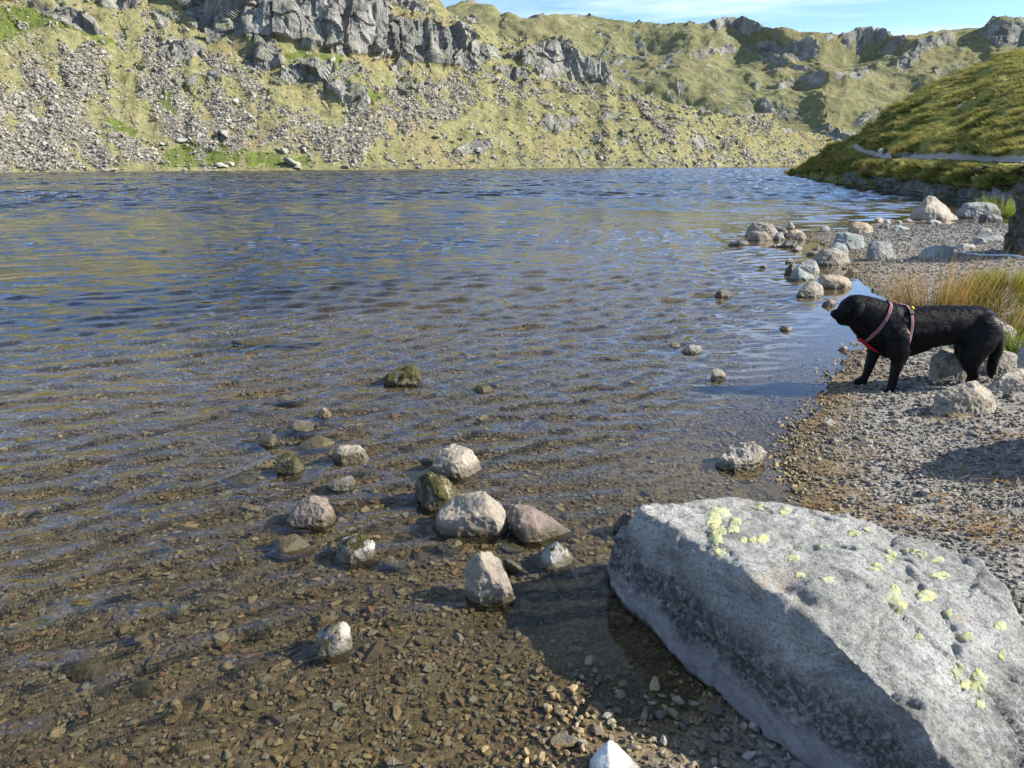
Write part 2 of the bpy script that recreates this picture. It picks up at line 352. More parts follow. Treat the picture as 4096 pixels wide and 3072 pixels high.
def wave_field(x, y, r, d, spacing):
    """height of the small wind waves; short waves drop out where the mesh cannot carry them"""
    g = np.random.default_rng(3); z = np.zeros_like(x)
    for i in range(84):
        longw = i >= 56
        lam = 0.55 * (2.4 ** g.random()) if longw else 0.115 * (4.4 ** g.random())
        th = math.radians(-73) + g.normal(0, 0.34); k = 2 * math.pi / lam
        a = (0.0095 if longw else 0.0078) * lam * (0.6 + 0.8 * g.random())
        ok = sstep(1.9, 3.2, lam / spacing)
        if longw: ok = ok * (0.25 * sstep(5, 9, d) + 1.15 * sstep(12, 35, r))
        else: ok = ok * sstep(0.05 + 0.5 * lam, 0.5 + 3.5 * lam, d)
        if ok.max() <= 0: continue
        z += a * ok * np.sin(k * (math.cos(th) * x + math.sin(th) * y) + g.random() * 6.28)
    return z
def build_water():
    r = [0.55]
    while r[-1] < 150: r.append(r[-1] + min(0.0082 * r[-1], 0.175))
    while r[-1] < 420: r.append(r[-1] * 1.02)
    r = np.array(r); nr = len(r); nc = 420; az = np.radians(np.linspace(-54, 54, nc))
    Rr, A = np.meshgrid(r, az, indexing='ij'); X = Rr * np.sin(A); Y = Rr * np.cos(A) - 0.1
    d = np.clip(poly_sdf(np.stack([X, Y], -1), LAND), 0, None)
    P = np.stack([X, Y, X * 0], -1)
    gust = 0.75 + 0.6 * fbm(P * np.array([0.10, 0.22, 1]), 3, 31)
    lee = 1 - 0.6 * sstep(-1.5, 1.0, X) * sstep(4.6, 2.3, Y)
    sp = np.minimum(0.0082 * Rr, 0.175); sp = np.where(Rr > 150, 0.02 * Rr, sp)
    Z = wave_field(X, Y, Rr, d, sp) * gust * lee
    chop = (0.05 + 0.95 * sstep(0.3, 4.0, d)) * (0.5 + 0.5 * sstep(5, 25, Rr)) * gust * lee
    me = mesh_np('lake', np.stack([X, Y, Z], -1).reshape(-1, 3), grid_faces(nr, nc), True, {'chop': chop.ravel()})
    o = link('lake', me, WATER); tag(o, 'clear rippled lake reflecting blue sky and the fell', None, None, 'structure'); return o
lake = build_water(); lake.cycles.is_caustics_caster = True

# ------------------------------------------------------------------ fells
def polys(crop_list): return [px(c, p) for c, p in crop_list]
def mask(UV, plist, soft=3.0, warp=4.0, seed=0, freq=0.12):
    p3 = np.concatenate([UV * freq, np.full(UV.shape[:-1] + (1,), seed * 3.7)], -1)
    W = UV + warp * np.stack([fbm(p3, 4, seed), fbm(p3 + 31.7, 4, seed + 1)], -1)
    m = np.zeros(UV.shape[:-1])
    for p in plist:
        m = np.maximum(m, sstep(soft, -soft, poly_sdf(W, p)))
    return m
def interp(crop, pts):
    a = px(crop, pts); return lambda u: np.interp(u, a[:, 0], a[:, 1])
def layer(us, vs, rs, tanb, tmap):
    """us: columns; vs(t grid): rows of pixel v per column (rows, cols); rs: distance of the first row; tanb: slope per cell"""
    d = ray(np.broadcast_to(us, vs.shape), vs); hor = np.hypot(d[..., 0], d[..., 1]); te = d[..., 2] / hor
    inc = np.zeros_like(te); inc[1:] = (te[1:] - te[:-1]) / np.maximum(0.5 * (tanb[1:] + tanb[:-1]) - 0.5 * (te[1:] + te[:-1]), 0.03)
    lr = np.cumsum(inc, 0)
    if tmap:
        n = int(tmap * 3); kk = np.exp(-0.5 * (np.arange(-n, n + 1) / tmap) ** 2); kk /= kk.sum()
        pad = np.pad(lr, ((0, 0), (n, n)), mode='edge'); lr = sum(w * pad[:, i:i + lr.shape[1]] for i, w in enumerate(kk))
    r = rs[None, :] * np.exp(lr)
    return np.stack([d[..., 0] / hor * r, d[..., 1] / hor * r, HCAM + r * te], -1)
def grid_normals(P):
    a = np.gradient(P, axis=1); b = np.gradient(P, axis=0); n = np.cross(a, b); n /= np.linalg.norm(n, axis=-1, keepdims=True) + 1e-12
    return n
def skirt(P, back, drop):
    top = P[-1]; hd = top[:, :2] / np.linalg.norm(top[:, :2], axis=1, keepdims=True)
    rows = []
    for k, f in ((0.35, 0.12), (1, 0.6), (2.5, 1.6)):
        q = top.copy(); q[:, :2] += hd * back * k; q[:, 2] -= drop * f; rows.append(q)
    base = P[0].copy(); base[:, :2] *= 0.985; base[:, 2] -= 2.5
    return np.concatenate([base[None], P, np.stack(rows)], 0)

def mat_fell(name, far=False):
    m = M(name); p = m.pos(); c = m.attr('cover'); s = m.n('ShaderNodeSeparateColor'); m.l(c, s.inputs[0]); rock, scree, green = s.outputs
    k = 0.5 if far else 1.0
    g1 = m.noise(p, 0.05 * k, 6, 0.6); g2 = m.noise(p, 0.55 * k, 6, 0.7); g3 = m.noise(p, 2.2 * k, 4, 0.7)
    if far: grass = m.ramp(g2, [(0.25, (0.11, 0.115, 0.055)), (0.5, (0.19, 0.188, 0.092)), (0.72, (0.27, 0.25, 0.13))])  # turf colours paled and greyed, distance haze put into the colour
    else: grass = m.ramp(g2, [(0.25, (0.125, 0.127, 0.055)), (0.5, (0.222, 0.215, 0.098)), (0.72, (0.335, 0.308, 0.160))])
    lush = m.ramp(g3, [(0.3, (0.075, 0.105, 0.022)), (0.7, (0.17, 0.20, 0.050))])
    tan = m.ramp(g3, [(0.3, (0.19, 0.155, 0.075)), (0.7, (0.33, 0.275, 0.14))])
    gf = m.math('ADD', green, m.math('MULTIPLY_ADD', g1, 0.8, -0.4))
    grass = m.mix(m.ramp(gf, [(0.5, 0), (0.75, 1)]), grass, lush)
    grass = m.mix(m.ramp(m.math('SUBTRACT', g1, m.math('MULTIPLY', green, 0.3)), [(0.50, 0), (0.66, 0.75)]), grass, tan)
    # small loose stones all over the slope
    sp = m.math('MULTIPLY', m.ramp(m.noise(p, 1.3 * k, 5, 0.75), [(0.60, 0), (0.66, 1)]), m.ramp(m.noise(p, 0.09, 3), [(0.4, 0), (0.6, 1)]))
    grass = m.mix(m.math('MULTIPLY', sp, 0.55), grass, (0.30, 0.28, 0.25))
    vc = m.n('ShaderNodeSeparateColor'); m.l(m.voro(p, 1.1 * k, 'F1', 'Color'), vc.inputs[0])
    sc = m.ramp(vc.outputs[0], [(0.0, (0.16, 0.15, 0.12)), (0.5, (0.27, 0.25, 0.205)), (1.0, (0.42, 0.39, 0.33))])
    sc = m.mix(m.ramp(m.noise(p, 0.4 * k, 6, 0.75), [(0.44, 0), (0.62, 0.8)]), sc, grass)
    pv = m.mapping(p, (1.0, 1.0, 0.28))
    r1 = m.noise(pv, 0.32 * k, 8, 0.65, 0.5); r2 = m.noise(pv, 1.4 * k, 6, 0.7)
    rk = m.ramp(r1, [(0.25, (0.10, 0.098, 0.088)), (0.42, (0.20, 0.195, 0.175)), (0.58, (0.33, 0.32, 0.285)), (0.76, (0.47, 0.45, 0.40))])
    rk = m.mix(m.ramp(r2, [(0.56, 0), (0.72, 0.75)]), rk, (0.085, 0.085, 0.075))
    ck = m.voro(m.mapping(m.mapping(p, (1, 1, 0.35)), (1, 1, 1), (0, 0, 0.4)), 0.42 * k, 'DISTANCE_TO_EDGE')
    rk = m.mix(m.ramp(m.math('ADD', ck, m.math('MULTIPLY_ADD', r2, 0.12, -0.06)), [(0.0, 0.15 if far else 0.55), (0.05, 0)]), rk, (0.06, 0.06, 0.052))
    nz = m.sep(m.n('ShaderNodeNewGeometry').outputs['True Normal'])[2]
    ledge = m.math('MULTIPLY', m.ramp(nz, [(0.60, 0), (0.78, 1)]), m.ramp(m.noise(p, 0.35 * k, 5), [(0.40, 0), (0.55, 0.9)]))
    rk = m.mix(ledge, rk, m.mix(0.6, grass, lush))
    j = m.math('MULTIPLY_ADD', m.noise(p, 0.8 * k, 6, 0.75), 0.7, -0.35)
    col = m.mix(m.ramp(m.math('ADD', scree, j), [(0.42, 0), (0.58, 1)]), grass, sc)
    rmask = m.ramp(m.math('ADD', rock, m.math('MULTIPLY', j, 0.8)), [(0.42, 0), (0.56, 1)])
    col = m.mix(rmask, col, rk)
    h = m.math('ADD', m.math('MULTIPLY', m.noise(p, 1.6 * k, 7, 0.72), 0.8), m.math('MULTIPLY', m.math('MULTIPLY', m.voro(p, 1.1 * k), rmask if False else scree), 1.2))
    h = m.math('ADD', h, m.math('MULTIPLY', m.math('MULTIPLY', m.noise(pv, 0.9 * k, 8, 0.7, 0.4), rmask), 1.4))
    m.bsdf(col, 0.95, m.bump(h, 0.75, 0.9 / k), 0.1)
    return m.m

def build_left_fell():
    us = np.linspace(-190, 872, 820); nr = 400
    vw = np.interp(us, *px('f', [(-760, 697), (0, 690), (1400, 680), (2050, 674), (2700, 669), (3170, 659), (3500, 652)]).T)
    sky = np.interp(us, *px('f', [(-760, -330), (0, -200), (900, -150), (1500, -60), (1700, -25), (1775, 0), (1800, 38), (1830, 55), (1900, 75), (1960, 95), (2000, 118), (2060, 138), (2095, 122), (2150, 126),
                                   (2200, 116), (2260, 120), (2300, 148), (2330, 198), (2400, 225), (2430, 248), (2470, 330), (2560, 375), (2640, 408), (2740, 430), (2880, 452), (2940, 467), (3107, 482), (3209, 514), (3276, 548), (3340, 575), (3500, 630)]).T)
    g = np.stack([us * 0.09, us * 0, us * 0], -1); sky = sky + 1.6 * fbm(g, 4, 3)
    t = np.linspace(0, 1, nr)[:, None]; vs = vw + (sky - vw) * t
    UV = np.stack([np.broadcast_to(us, vs.shape), vs], -1)
    crag = polys([('f', [(735, -200), (745, 40), (800, 175), (900, 160), (1000, 172), (1150, 178), (1250, 205), (1350, 212), (1480, 222), (1600, 232), (1700, 256), (1800, 272), (1895, 272), (1960, 240), (1990, 190), (1900, 150), (1800, 110), (1650, 85), (1560, 60), (1480, -200)]),
                  ('f', [(2078, 200), (2140, 135), (2230, 122), (2290, 145), (2330, 200), (2430, 245), (2477, 342), (2390, 325), (2290, 290), (2180, 285), (2090, 250)]),
                  ('f', [(145, 60), (240, 30), (350, 90), (443, 145), (330, 148), (220, 110)]), ('f', [(342, -20), (560, -60), (580, 40), (545, 92), (430, 60)]), ('f', [(-300, -200), (200, -200), (120, 20), (0, 55), (-300, 60)]),
                  ('f', [(1120, 300), (1160, 255), (1330, 245), (1348, 290), (1260, 335), (1150, 332)]), ('f', [(1310, 320), (1400, 330), (1470, 380), (1490, 430), (1400, 440), (1330, 390)]),
                  ('f', [(1566, 370), (1590, 315), (1630, 325), (1642, 385), (1600, 402)]), ('f', [(1960, 280), (2060, 260), (2150, 290), (2060, 310)]), ('f', [(1030, 190), (1120, 200), (1140, 250), (1060, 300), (960, 260)])])
    small = polys([('f', [(2154, 490), (2190, 452), (2319, 470), (2300, 505), (2220, 525)]), ('f', [(1819, 600), (1860, 560), (1960, 557), (1971, 600), (1900, 605), (1850, 622)]), ('f', [(2452, 560), (2490, 551), (2509, 600), (2480, 608)]),
                   ('f', [(2090, 640), (2180, 630), (2190, 655), (2100, 660)]), ('f', [(2720, 580), (2790, 545), (2860, 560), (2880, 590), (2800, 600)]), ('f', [(2860, 610), (2900, 600), (2940, 635), (2880, 632)]), ('f', [(2640, 520), (2720, 505), (2730, 525), (2660, 535)]),
                   ('f', [(2400, 470), (2470, 460), (2480, 490), (2410, 495)]), ('f', [(2310, 610), (2350, 595), (2370, 620), (2320, 625)]), ('f', [(3080, 485), (3180, 490), (3200, 520), (3110, 505)]), ('f', [(2560, 420), (2640, 425), (2680, 450), (2590, 450)]), ('f', [(2480, 390), (2560, 385), (2600, 415), (2500, 412)])])
    scr = polys([('f', [(-400, 200), (60, 230), (380, 180), (410, 320), (350, 360), (340, 470), (560, 555), (660, 640), (300, 690), (-400, 700)]), ('f', [(520, 150), (650, 160), (720, 240), (950, 400), (1060, 480), (1200, 560), (900, 610), (700, 540), (640, 470), (560, 330)]),
                 ('f', [(1280, 620), (1400, 430), (1750, 290), (1960, 300), (2200, 345), (2050, 405), (1850, 390), (1820, 470), (1750, 540), (1500, 560), (1440, 640)]), ('f', [(800, 220), (880, 230), (1100, 380), (1300, 490), (1340, 640), (1150, 600), (1000, 450)]),
                 ('f', [(2180, 300), (2380, 340), (2480, 390), (2330, 380)])])
    lushp = polys([('f', [(-300, 60), (150, 70), (440, 165), (480, 200), (330, 160), (200, 120), (0, 190), (-300, 200)]), ('f', [(650, 590), (760, 545), (900, 545), (1000, 600), (950, 670), (640, 670)]), ('f', [(860, 230), (1010, 310), (1050, 340), (940, 300)]),
                   ('f', [(1080, 215), (1390, 215), (1360, 240), (1100, 240)]), ('f', [(420, 430), (560, 500), (520, 520), (420, 480)]), ('f', [(330, 560), (400, 590), (380, 660), (330, 640)]), ('f', [(1330, 220), (1420, 260), (1440, 320), (1350, 300)]), ('f', [(1470, 360), (1540, 390), (1450, 460), (1400, 450)]),
                   ('f', [(1000, 610), (1250, 620), (1280, 665), (980, 670)]), ('f', [(560, 320), (720, 350), (740, 430), (690, 440), (600, 360)])])
    mc = mask(UV, crag, 2.5, 5, 1, 0.10); ms = mask(UV, small, 2.0, 4, 5, 0.16); mscree = mask(UV, scr, 4, 7, 9, 0.07); ml = mask(UV, lushp, 3, 5, 13, 0.10)
    DU = np.stack([0.62 * UV[..., 0] + 0.78 * UV[..., 1], -0.78 * UV[..., 0] + 0.62 * UV[..., 1]], -1)   # along and across the run of the stones
    pw = np.concatenate([DU * np.array([0.022, 0.085]), np.full(UV.shape[:-1] + (1,), 4.4)], -1)
    mscree = mscree * (0.15 + 0.85 * sstep(-0.30, 0.10, fbm(pw, 5, 101, 0.6))) + 0.6 * sstep(0.2, 0.4, fbm(pw * 2.1, 4, 111, 0.6)) * (1 - mscree)
    # scattered ribs of rock on the upper slopes
    p3 = np.concatenate([UV * np.array([0.055, 0.11]), np.zeros(UV.shape[:-1] + (1,))], -1)
    ribs = sstep(0.12, 0.30, fbm(p3, 5, 21)) * sstep(118, 60, vs) * sstep(100, 180, us)[None] 
    knobs = sstep(0.30, 0.44, fbm(p3 * 1.9, 4, 25)) * sstep(560, 620, us + 0 * vs) * 0.9
    rock = np.clip(np.maximum.reduce([mc, ms, ribs * 0.85, knobs]), 0, 1)
    up = (vw - vs)
    tanb = 0.50 + 0 * vs
    lowr = sstep(470, 640, us)[None] + 0 * vs
    tanb = tanb * (1 - lowr) + (0.36 + 0.10 * sstep(10, 60, up)) * lowr
    tanb = tanb * (1 - mscree) + 0.53 * mscree
    tanb = tanb * (1 - mc) + 2.4 * mc
    tanb = tanb * (1 - ms) + 1.2 * ms
    tanb = np.where(up < 3, 0.30, tanb)
    k = np.array([1, 4, 6, 4, 1.]) / 16
    for _ in range(3): tanb = sum(w * np.roll(tanb, s, 1) for w, s in zip(k, (-2, -1, 0, 1, 2)))
    rs = HCAM / -(ray(us, vw)[:, 2] / np.hypot(ray(us, vw)[:, 0], ray(us, vw)[:, 1]))
    rs = rs * (1 + 0.006 * fbm(np.stack([us * 0.12, us * 0, us * 0], -1), 4, 41))
    P = layer(us, vs, rs, tanb, 18)
    for _ in range(2): P[:, 2:-2] = sum(w * P[:, 2 + s: P.shape[1] - 2 + s] for w, s in zip(k, (-2, -1, 0, 1, 2)))
    N = grid_normals(P); N *= np.where((N * -P).sum(-1, keepdims=True) < 0, -1, 1)
    Q = P * np.array([1, 1, 0.45])
    big = fbm(P * 0.030, 4, 51) * 5.0
    ns_ = np.clip(np.hypot(P[..., 0], P[..., 1]) / 190.0, 0.5, 1.5)
    gul = np.clip(-fbm(P * np.array([1, 1, 0.12]) * 0.055, 3, 65), 0, 1) ** 1.5 * -14
    cragd = gul + fbm(Q * np.array([1.3, 1.3, 1.0]) * 0.10, 5, 61, 0.58, True) * 3.2 + fbm(Q * 0.30, 4, 71, 0.6, True) * 1.3
    steps = (np.abs(((P[..., 2] * 0.11 + fbm(P * 0.05, 3, 77) * 1.6) % 1.0) - 0.5) - 0.25) * 0.6
    sel = rock > 0.03; blk = np.zeros(vs.shape); Rk = P[sel]; blk[sel] = cells(Rk * np.array([0.17, 0.17, 0.06]) + 0.25 * fbm(Rk * 0.08, 2, 7)[:, None], 3) * 1.5 + cells(Rk * np.array([0.42, 0.42, 0.17]) + 0.2 * fbm(Rk * 0.2, 2, 9)[:, None], 5) * 0.75
    cragd = cragd * 0.5 + blk
    screed = fbm(P * 0.9, 3, 81) * 0.45 + fbm(P * 0.16, 3, 83) * 0.9
    tuft = fbm(P * 0.45, 4, 91, 0.6) * 0.55 + fbm(P * 0.12, 3, 95) * 1.2
    amp = sstep(0, 22, up)
    disp = big * amp * 0.7 + rock * (cragd + steps) * np.clip(amp + 0.2, 0, 1) * np.where(ms > 0.3, 0.45, 1) * (1 - 0.45 * sstep(490, 540, us))[None] + (1 - rock) * (mscree * screed + (1 - mscree) * tuft) * (0.25 + 0.75 * amp)
    disp = disp * ns_
    P = P + N * disp[..., None]
    P[..., 2] = np.maximum(P[..., 2], np.where(up < 2, -0.3, 0.12))
    full = skirt(P, 40, 12); pad = lambda a: np.concatenate([a[:1], a, a[-1:], a[-1:], a[-1:]], 0)
    cov = np.stack([pad(rock), pad(mscree), pad(ml)], -1).reshape(-1, 3)
    me = mesh_np('fell', full, grid_faces(*full.shape[:2]), False, {'cover': cov})
    o = link('fell', me, mat_fell('fell_turf')); tag(o, 'sunlit fell with grey crags, scree and yellow green turf across the lake', None, None, 'structure')
    return o, P, UV, mscree, rock
fell, FP, FUV, FSCREE, FROCK = build_left_fell()

def build_far_fell():
    us = np.linspace(415, 1230, 520); nr = 300
    skyp = px('f', [(1600, -60), (1775, 40), (1794, 25), (1844, 6), (1889, 6), (1933, 25), (1971, 51), (2003, 66), (2091, 82), (2130, 72), (2211, 54), (2280, 58), (2376, 60), (2427, 76), (2534, 89), (2600, 88), (2654, 98), (2776, 88), (2796, 101), (2823, 95), (2850, 80), (2891, 71), (2930, 76), (2972, 70), (3033, 88), (3060, 112),
                    (3134, 108), (3209, 128), (3317, 132), (3364, 142), (3390, 126), (3452, 115), (3540, 125), (3560, 142), (3655, 142), (3700, 132), (3750, 122), (3885, 110), (3926, 116), (3966, 85), (4000, 66), (4061, 74), (4096, 74), (4300, 66), (4900, 40)])
    sky = np.interp(us, *skyp.T) + 0.7 * fbm(np.stack([us * 0.25, us * 0, us * 0], -1), 4, 8)
    vb = np.full_like(us, 158.0)
    t = np.linspace(0, 1, nr)[:, None]; vs = vb + (sky - vb) * t; UV = np.stack([np.broadcast_to(us, vs.shape), vs], -1)
    cr = polys([('c3', [(310, 160), (430, 100), (560, 100), (680, 170), (560, 165), (440, 150)]), ('c3', [(1130, 220), (1230, 165), (1400, 185), (1420, 215), (1250, 225)]), ('c3', [(1370, 235), (1500, 205), (1510, 245), (1400, 252)]),
                ('c3', [(2000, 150), (2060, 95), (2300, 100), (2300, 260), (2100, 260), (1950, 220)]), ('c3', [(630, 260), (720, 195), (880, 215), (1000, 215), (1000, 245), (850, 290), (820, 320), (640, 310)]), ('c3', [(250, 300), (300, 250), (500, 240), (520, 270), (400, 290), (320, 320)]),
                ('c3', [(30, 380), (120, 280), (170, 270), (150, 300), (60, 390)]), ('c3', [(710, 475), (800, 415), (860, 405), (870, 445), (780, 478)]), ('c3', [(920, 420), (960, 385), (1040, 365), (1045, 400), (950, 440)]), ('c3', [(1190, 410), (1240, 370), (1330, 380), (1260, 425)]),
                ('c3', [(650, 580), (680, 545), (740, 560), (740, 600), (680, 605)]), ('c3', [(910, 690), (990, 635), (1130, 640), (1080, 675), (960, 695)]), ('c3', [(1270, 620), (1340, 570), (1400, 560), (1390, 600), (1310, 630)]), ('c3', [(1460, 550), (1510, 540), (1540, 565), (1480, 560)]),
                ('c3', [(1440, 330), (1560, 240), (1780, 195), (1790, 240), (1650, 290), (1500, 370)]), ('c3', [(930, 770), (1050, 700), (1250, 720), (1200, 800), (1110, 830), (1000, 800)]), ('c3', [(170, 500), (200, 470), (225, 480), (200, 510)]), ('c3', [(560, 570), (620, 530), (630, 560), (580, 590)]),
                ('c2', [(820, 45), (870, 8), (930, 8), (1060, 80), (1090, 110), (900, 70)]), ('c2', [(1740, 270), (1800, 230), (1840, 240), (1790, 280)]), ('c2', [(1800, 310), (1900, 260), (1980, 290), (1900, 310)]), ('c2', [(2080, 420), (2160, 330), (2212, 290), (2212, 330), (2130, 400)])])
    mc = mask(UV, cr, 1.6, 3, 2, 0.22)
    p3 = np.concatenate([UV * np.array([0.10, 0.22]), np.zeros(UV.shape[:-1] + (1,))], -1)
    knob = sstep(0.26, 0.42, fbm(p3, 5, 33)) * 0.7
    rock = np.maximum(mc, knob)
    tanb = 0.40 + 0.10 * fbm(p3 * 0.4, 3, 5) ; tanb = tanb * (1 - mc) + 1.1 * mc
    rs = 330 + 0.10 * (us - 415)
    P = layer(us, vs, rs, tanb, 9)
    k = np.array([1, 4, 6, 4, 1.]) / 16
    for _ in range(6): P[:, 2:-2] = sum(w * P[:, 2 + s: P.shape[1] - 2 + s] for w, s in zip(k, (-2, -1, 0, 1, 2)))
    N = grid_normals(P); N *= np.where((N * -P).sum(-1, keepdims=True) < 0, -1, 1)
    edge = sstep(0.0, 0.10, 1 - t)
    rb = rock.copy()
    for _ in range(3):
        rb = sum(w * np.roll(rb, q, 1) for w, q in zip(k, (-2, -1, 0, 1, 2))); rb = sum(w * np.roll(rb, q, 0) for w, q in zip(k, (-2, -1, 0, 1, 2)))
    rb[-6:] = rock[-6:]
    disp = fbm(P * 0.010, 4, 11, 0.5) * 22 * edge + fbm(P * 0.03, 4, 12, 0.55) * 7 * edge + rb * (fbm(P * np.array([1, 1, .6]) * 0.06, 4, 13, 0.5, True) * 1.4 + 1.0 + cells(P * np.array([0.10, 0.10, 0.05]), 6) * 1.6 + cells(P * np.array([0.22, 0.22, 0.10]), 8) * 0.8) + (1 - rock) * fbm(P * 0.16, 4, 14, 0.6) * 1.1
    P = P + N * disp[..., None]
    full = skirt(P, 80, 25); pad = lambda a: np.concatenate([a[:1], a, a[-1:], a[-1:], a[-1:]], 0)
    cov = np.stack([pad(rock), pad(knob * 0), pad(0 * knob + 0.05)], -1).reshape(-1, 3)
    me = mesh_np('distant_fell', full, grid_faces(*full.shape[:2]), False, {'cover': cov})
    o = link('distant_fell', me, mat_fell('distant_turf', True)); tag(o, 'distant knobbly green fells with rocky tors along the skyline', None, None, 'structure'); return o, P, UV, rock
far_fell, QP, QUV, QROCK = build_far_fell()

# ------------------------------------------------------------------ right hillside with its turf bank
def mat_hill():
    m = M('hillside_turf'); p = m.pos(); c = m.attr('cover'); s = m.n('ShaderNodeSeparateColor'); m.l(c, s.inputs[0]); rock, path, earth = s.outputs
    g2 = m.noise(p, 1.1, 6, 0.7); g3 = m.noise(p, 7, 5, 0.7); g1 = m.noise(p, 0.16, 4)
    grass = m.ramp(g2, [(0.25, (0.15, 0.16, 0.042)), (0.5, (0.27, 0.27, 0.078)), (0.72, (0.40, 0.36, 0.14))])
    grass = m.mix(m.ramp(g1, [(0.5, 0), (0.65, 0.6)]), grass, (0.085, 0.13, 0.025))
    grass = m.mix(0.5, grass, m.mix(g3, (0.3, 0.3, 0.3), (1.6, 1.6, 1.5)), 'MULTIPLY')
    rk = m.ramp(m.noise(p, 2.4, 8, 0.7, 0.3), [(0.3, (0.06, 0.06, 0.055)), (0.5, (0.18, 0.18, 0.17)), (0.7, (0.36, 0.36, 0.33))])
    et = m.mix(m.noise(p, 5, 5), (0.022, 0.018, 0.010), (0.06, 0.052, 0.026))
    pt = m.mix(m.noise(p, 4, 6, 0.7), (0.24, 0.22, 0.19), (0.46, 0.43, 0.38))
    j = m.math('MULTIPLY_ADD', m.noise(p, 1.6, 6, 0.7), 0.7, -0.35)
    col = m.mix(m.ramp(m.math('ADD', earth, j), [(0.42, 0), (0.6, 1)]), grass, et)
    col = m.mix(m.ramp(m.math('ADD', rock, j), [(0.44, 0), (0.56, 1)]), col, rk)
    col = m.mix(m.ramp(m.math('ADD', path, m.math('MULTIPLY', j, 0.5)), [(0.42, 0), (0.58, 1)]), col, pt)
    m.bsdf(col, 0.95, m.bump(m.math('ADD', m.noise(p, 5, 7, 0.75), m.math('MULTIPLY', m.noise(p, 1.3, 5, 0.7), 1.5)), 0.55, 0.22), 0.1)
    return m.m
PATH_PX = px('f', [(3425, 588), (3440, 598), (3475, 610), (3520, 622), (3580, 627), (3640, 630), (3720, 632), (3800, 634), (3950, 640), (4096, 645), (4400, 650)])
def build_hill():
    us = np.linspace(785, 1180, 420); nr = 380
    vw = np.interp(us, *px('f', [(3140, 698), (3175, 703), (3250, 714), (3330, 728), (3420, 744), (3520, 760), (3600, 771), (3700, 785), (3800, 797), (3900, 810), (4000, 826), (4096, 838), (4400, 862), (4720, 880)]).T)
    sky = np.interp(us, *px('f', [(3140, 694), (3165, 688), (3182, 676), (3250, 640), (3344, 583), (3411, 541), (3500, 478), (3614, 399), (3700, 352), (3817, 297), (3953, 250), (4096, 203), (4400, 110), (4720, 20)]).T)
    sky = sky + 0.5 * fbm(np.stack([us * 0.3, us * 0, us * 0], -1), 3, 5)
    rocktop = np.interp(us, *px('f', [(3140, 692), (3250, 690), (3350, 690), (3420, 690), (3600, 712), (3800, 735), (4000, 760), (4400, 790), (4720, 800)]).T)
    lip = np.interp(us, *px('f', [(3140, 690), (3200, 670), (3300, 640), (3400, 640), (3520, 652), (3600, 660), (3700, 665), (3800, 668), (3900, 668), (4000, 665), (4096, 662), (4720, 640)]).T)
    shelf = np.interp(us, *px('f', [(3140, 688), (3300, 620), (3425, 590), (3475, 606), (3520, 618), (3600, 624), (3800, 628), (4096, 634), (4720, 600)]).T)
    t = np.linspace(0, 1, nr)[:, None] ** 1.15; vs = vw + (sky - vw) * t; UV = np.stack([np.broadcast_to(us, vs.shape), vs], -1)
    wob = 3.0 * fbm(np.concatenate([UV * 0.09, np.zeros(UV.shape[:-1] + (1,))], -1), 4, 3)
    v2 = vs + wob
    foot = sstep(rocktop - 1.5, rocktop + 1.5, v2); face = sstep(lip - 1.2, lip + 1.2, v2) * (1 - foot); shf = sstep(shelf - 0.8, shelf + 0.8, vs) * sstep(lip + 1, lip - 1, v2)
    left = sstep(860, 838, us)[None]          # the spur: a plain grassy slope
    tb = 0.215 * (1 - foot - face - shf).clip(0) + foot * 0.55 + face * 1.6 + shf * 0.10
    tb = tb * (1 - left) + left * 0.28
    tb[vs > vw - 1.5] = 0.2
    rs = HCAM / -(ray(us, vw)[:, 2] / np.hypot(ray(us, vw)[:, 0], ray(us, vw)[:, 1]))
    P = layer(us, vs, rs, tb, 6); 
    k = np.array([1, 4, 6, 4, 1.]) / 16
    for _ in range(8): P[:, 2:-2] = sum(w * P[:, 2 + s: P.shape[1] - 2 + s] for w, s in zip(k, (-2, -1, 0, 1, 2)))
    N = grid_normals(P); N *= np.where((N * -P).sum(-1, keepdims=True) < 0, -1, 1)
    path = np.zeros(vs.shape)
    for a, b in zip(PATH_PX[:-1], PATH_PX[1:]):
        ab = b - a; tt = np.clip(((UV - a) @ ab) / (ab @ ab), 0, 1); q = (UV - a - tt[..., None] * ab) * np.array([0.6, 1.0])
        path = np.maximum(path, sstep(3.4, 1.6, np.hypot(q[..., 0], q[..., 1])))
    path *= sstep(852, 856, us)[None]
    S = P * np.array([0.9, 0.9, 1.3])
    tus = fbm(S * 0.75, 4, 15, 0.6, True) * 0.30 + fbm(S * 0.22, 3, 16) * 0.5 + fbm(S * 2.2, 3, 18) * 0.12
    up = vw - vs
    hill_amt = sstep(2, 12, up) * (1 - path * 0.85) * (1 - 0.75 * shf)
    rk = foot * (1 - left * 0.6)
    disp = tus * hill_amt * (1 - 0.5 * foot) + rk * sstep(0.5, 3, up) * fbm(P * 0.9, 4, 19, 0.6, True) * 0.45 - path * 0.06 + face * fbm(P * 0.8, 3, 23) * 0.35
    P = P + N * disp[..., None]
    full = skirt(P, 15, 4); pad = lambda a: np.concatenate([a[:1], a, a[-1:], a[-1:], a[-1:]], 0)
    shale = polys([('c3', [(1520, 640), (1540, 600), (1560, 640)])])
    knob = sstep(0.34, 0.44, fbm(np.concatenate([UV * np.array([0.12, 0.2]), np.zeros(UV.shape[:-1] + (1,))], -1), 4, 63)) * (1 - foot) * 0.6
    cov = np.stack([pad(np.maximum(rk, knob)), pad(path), pad(face * 0.62 * (1 - left))], -1).reshape(-1, 3)
    me = mesh_np('grassy_hillside', full, grid_faces(*full.shape[:2]), True, {'cover': cov})
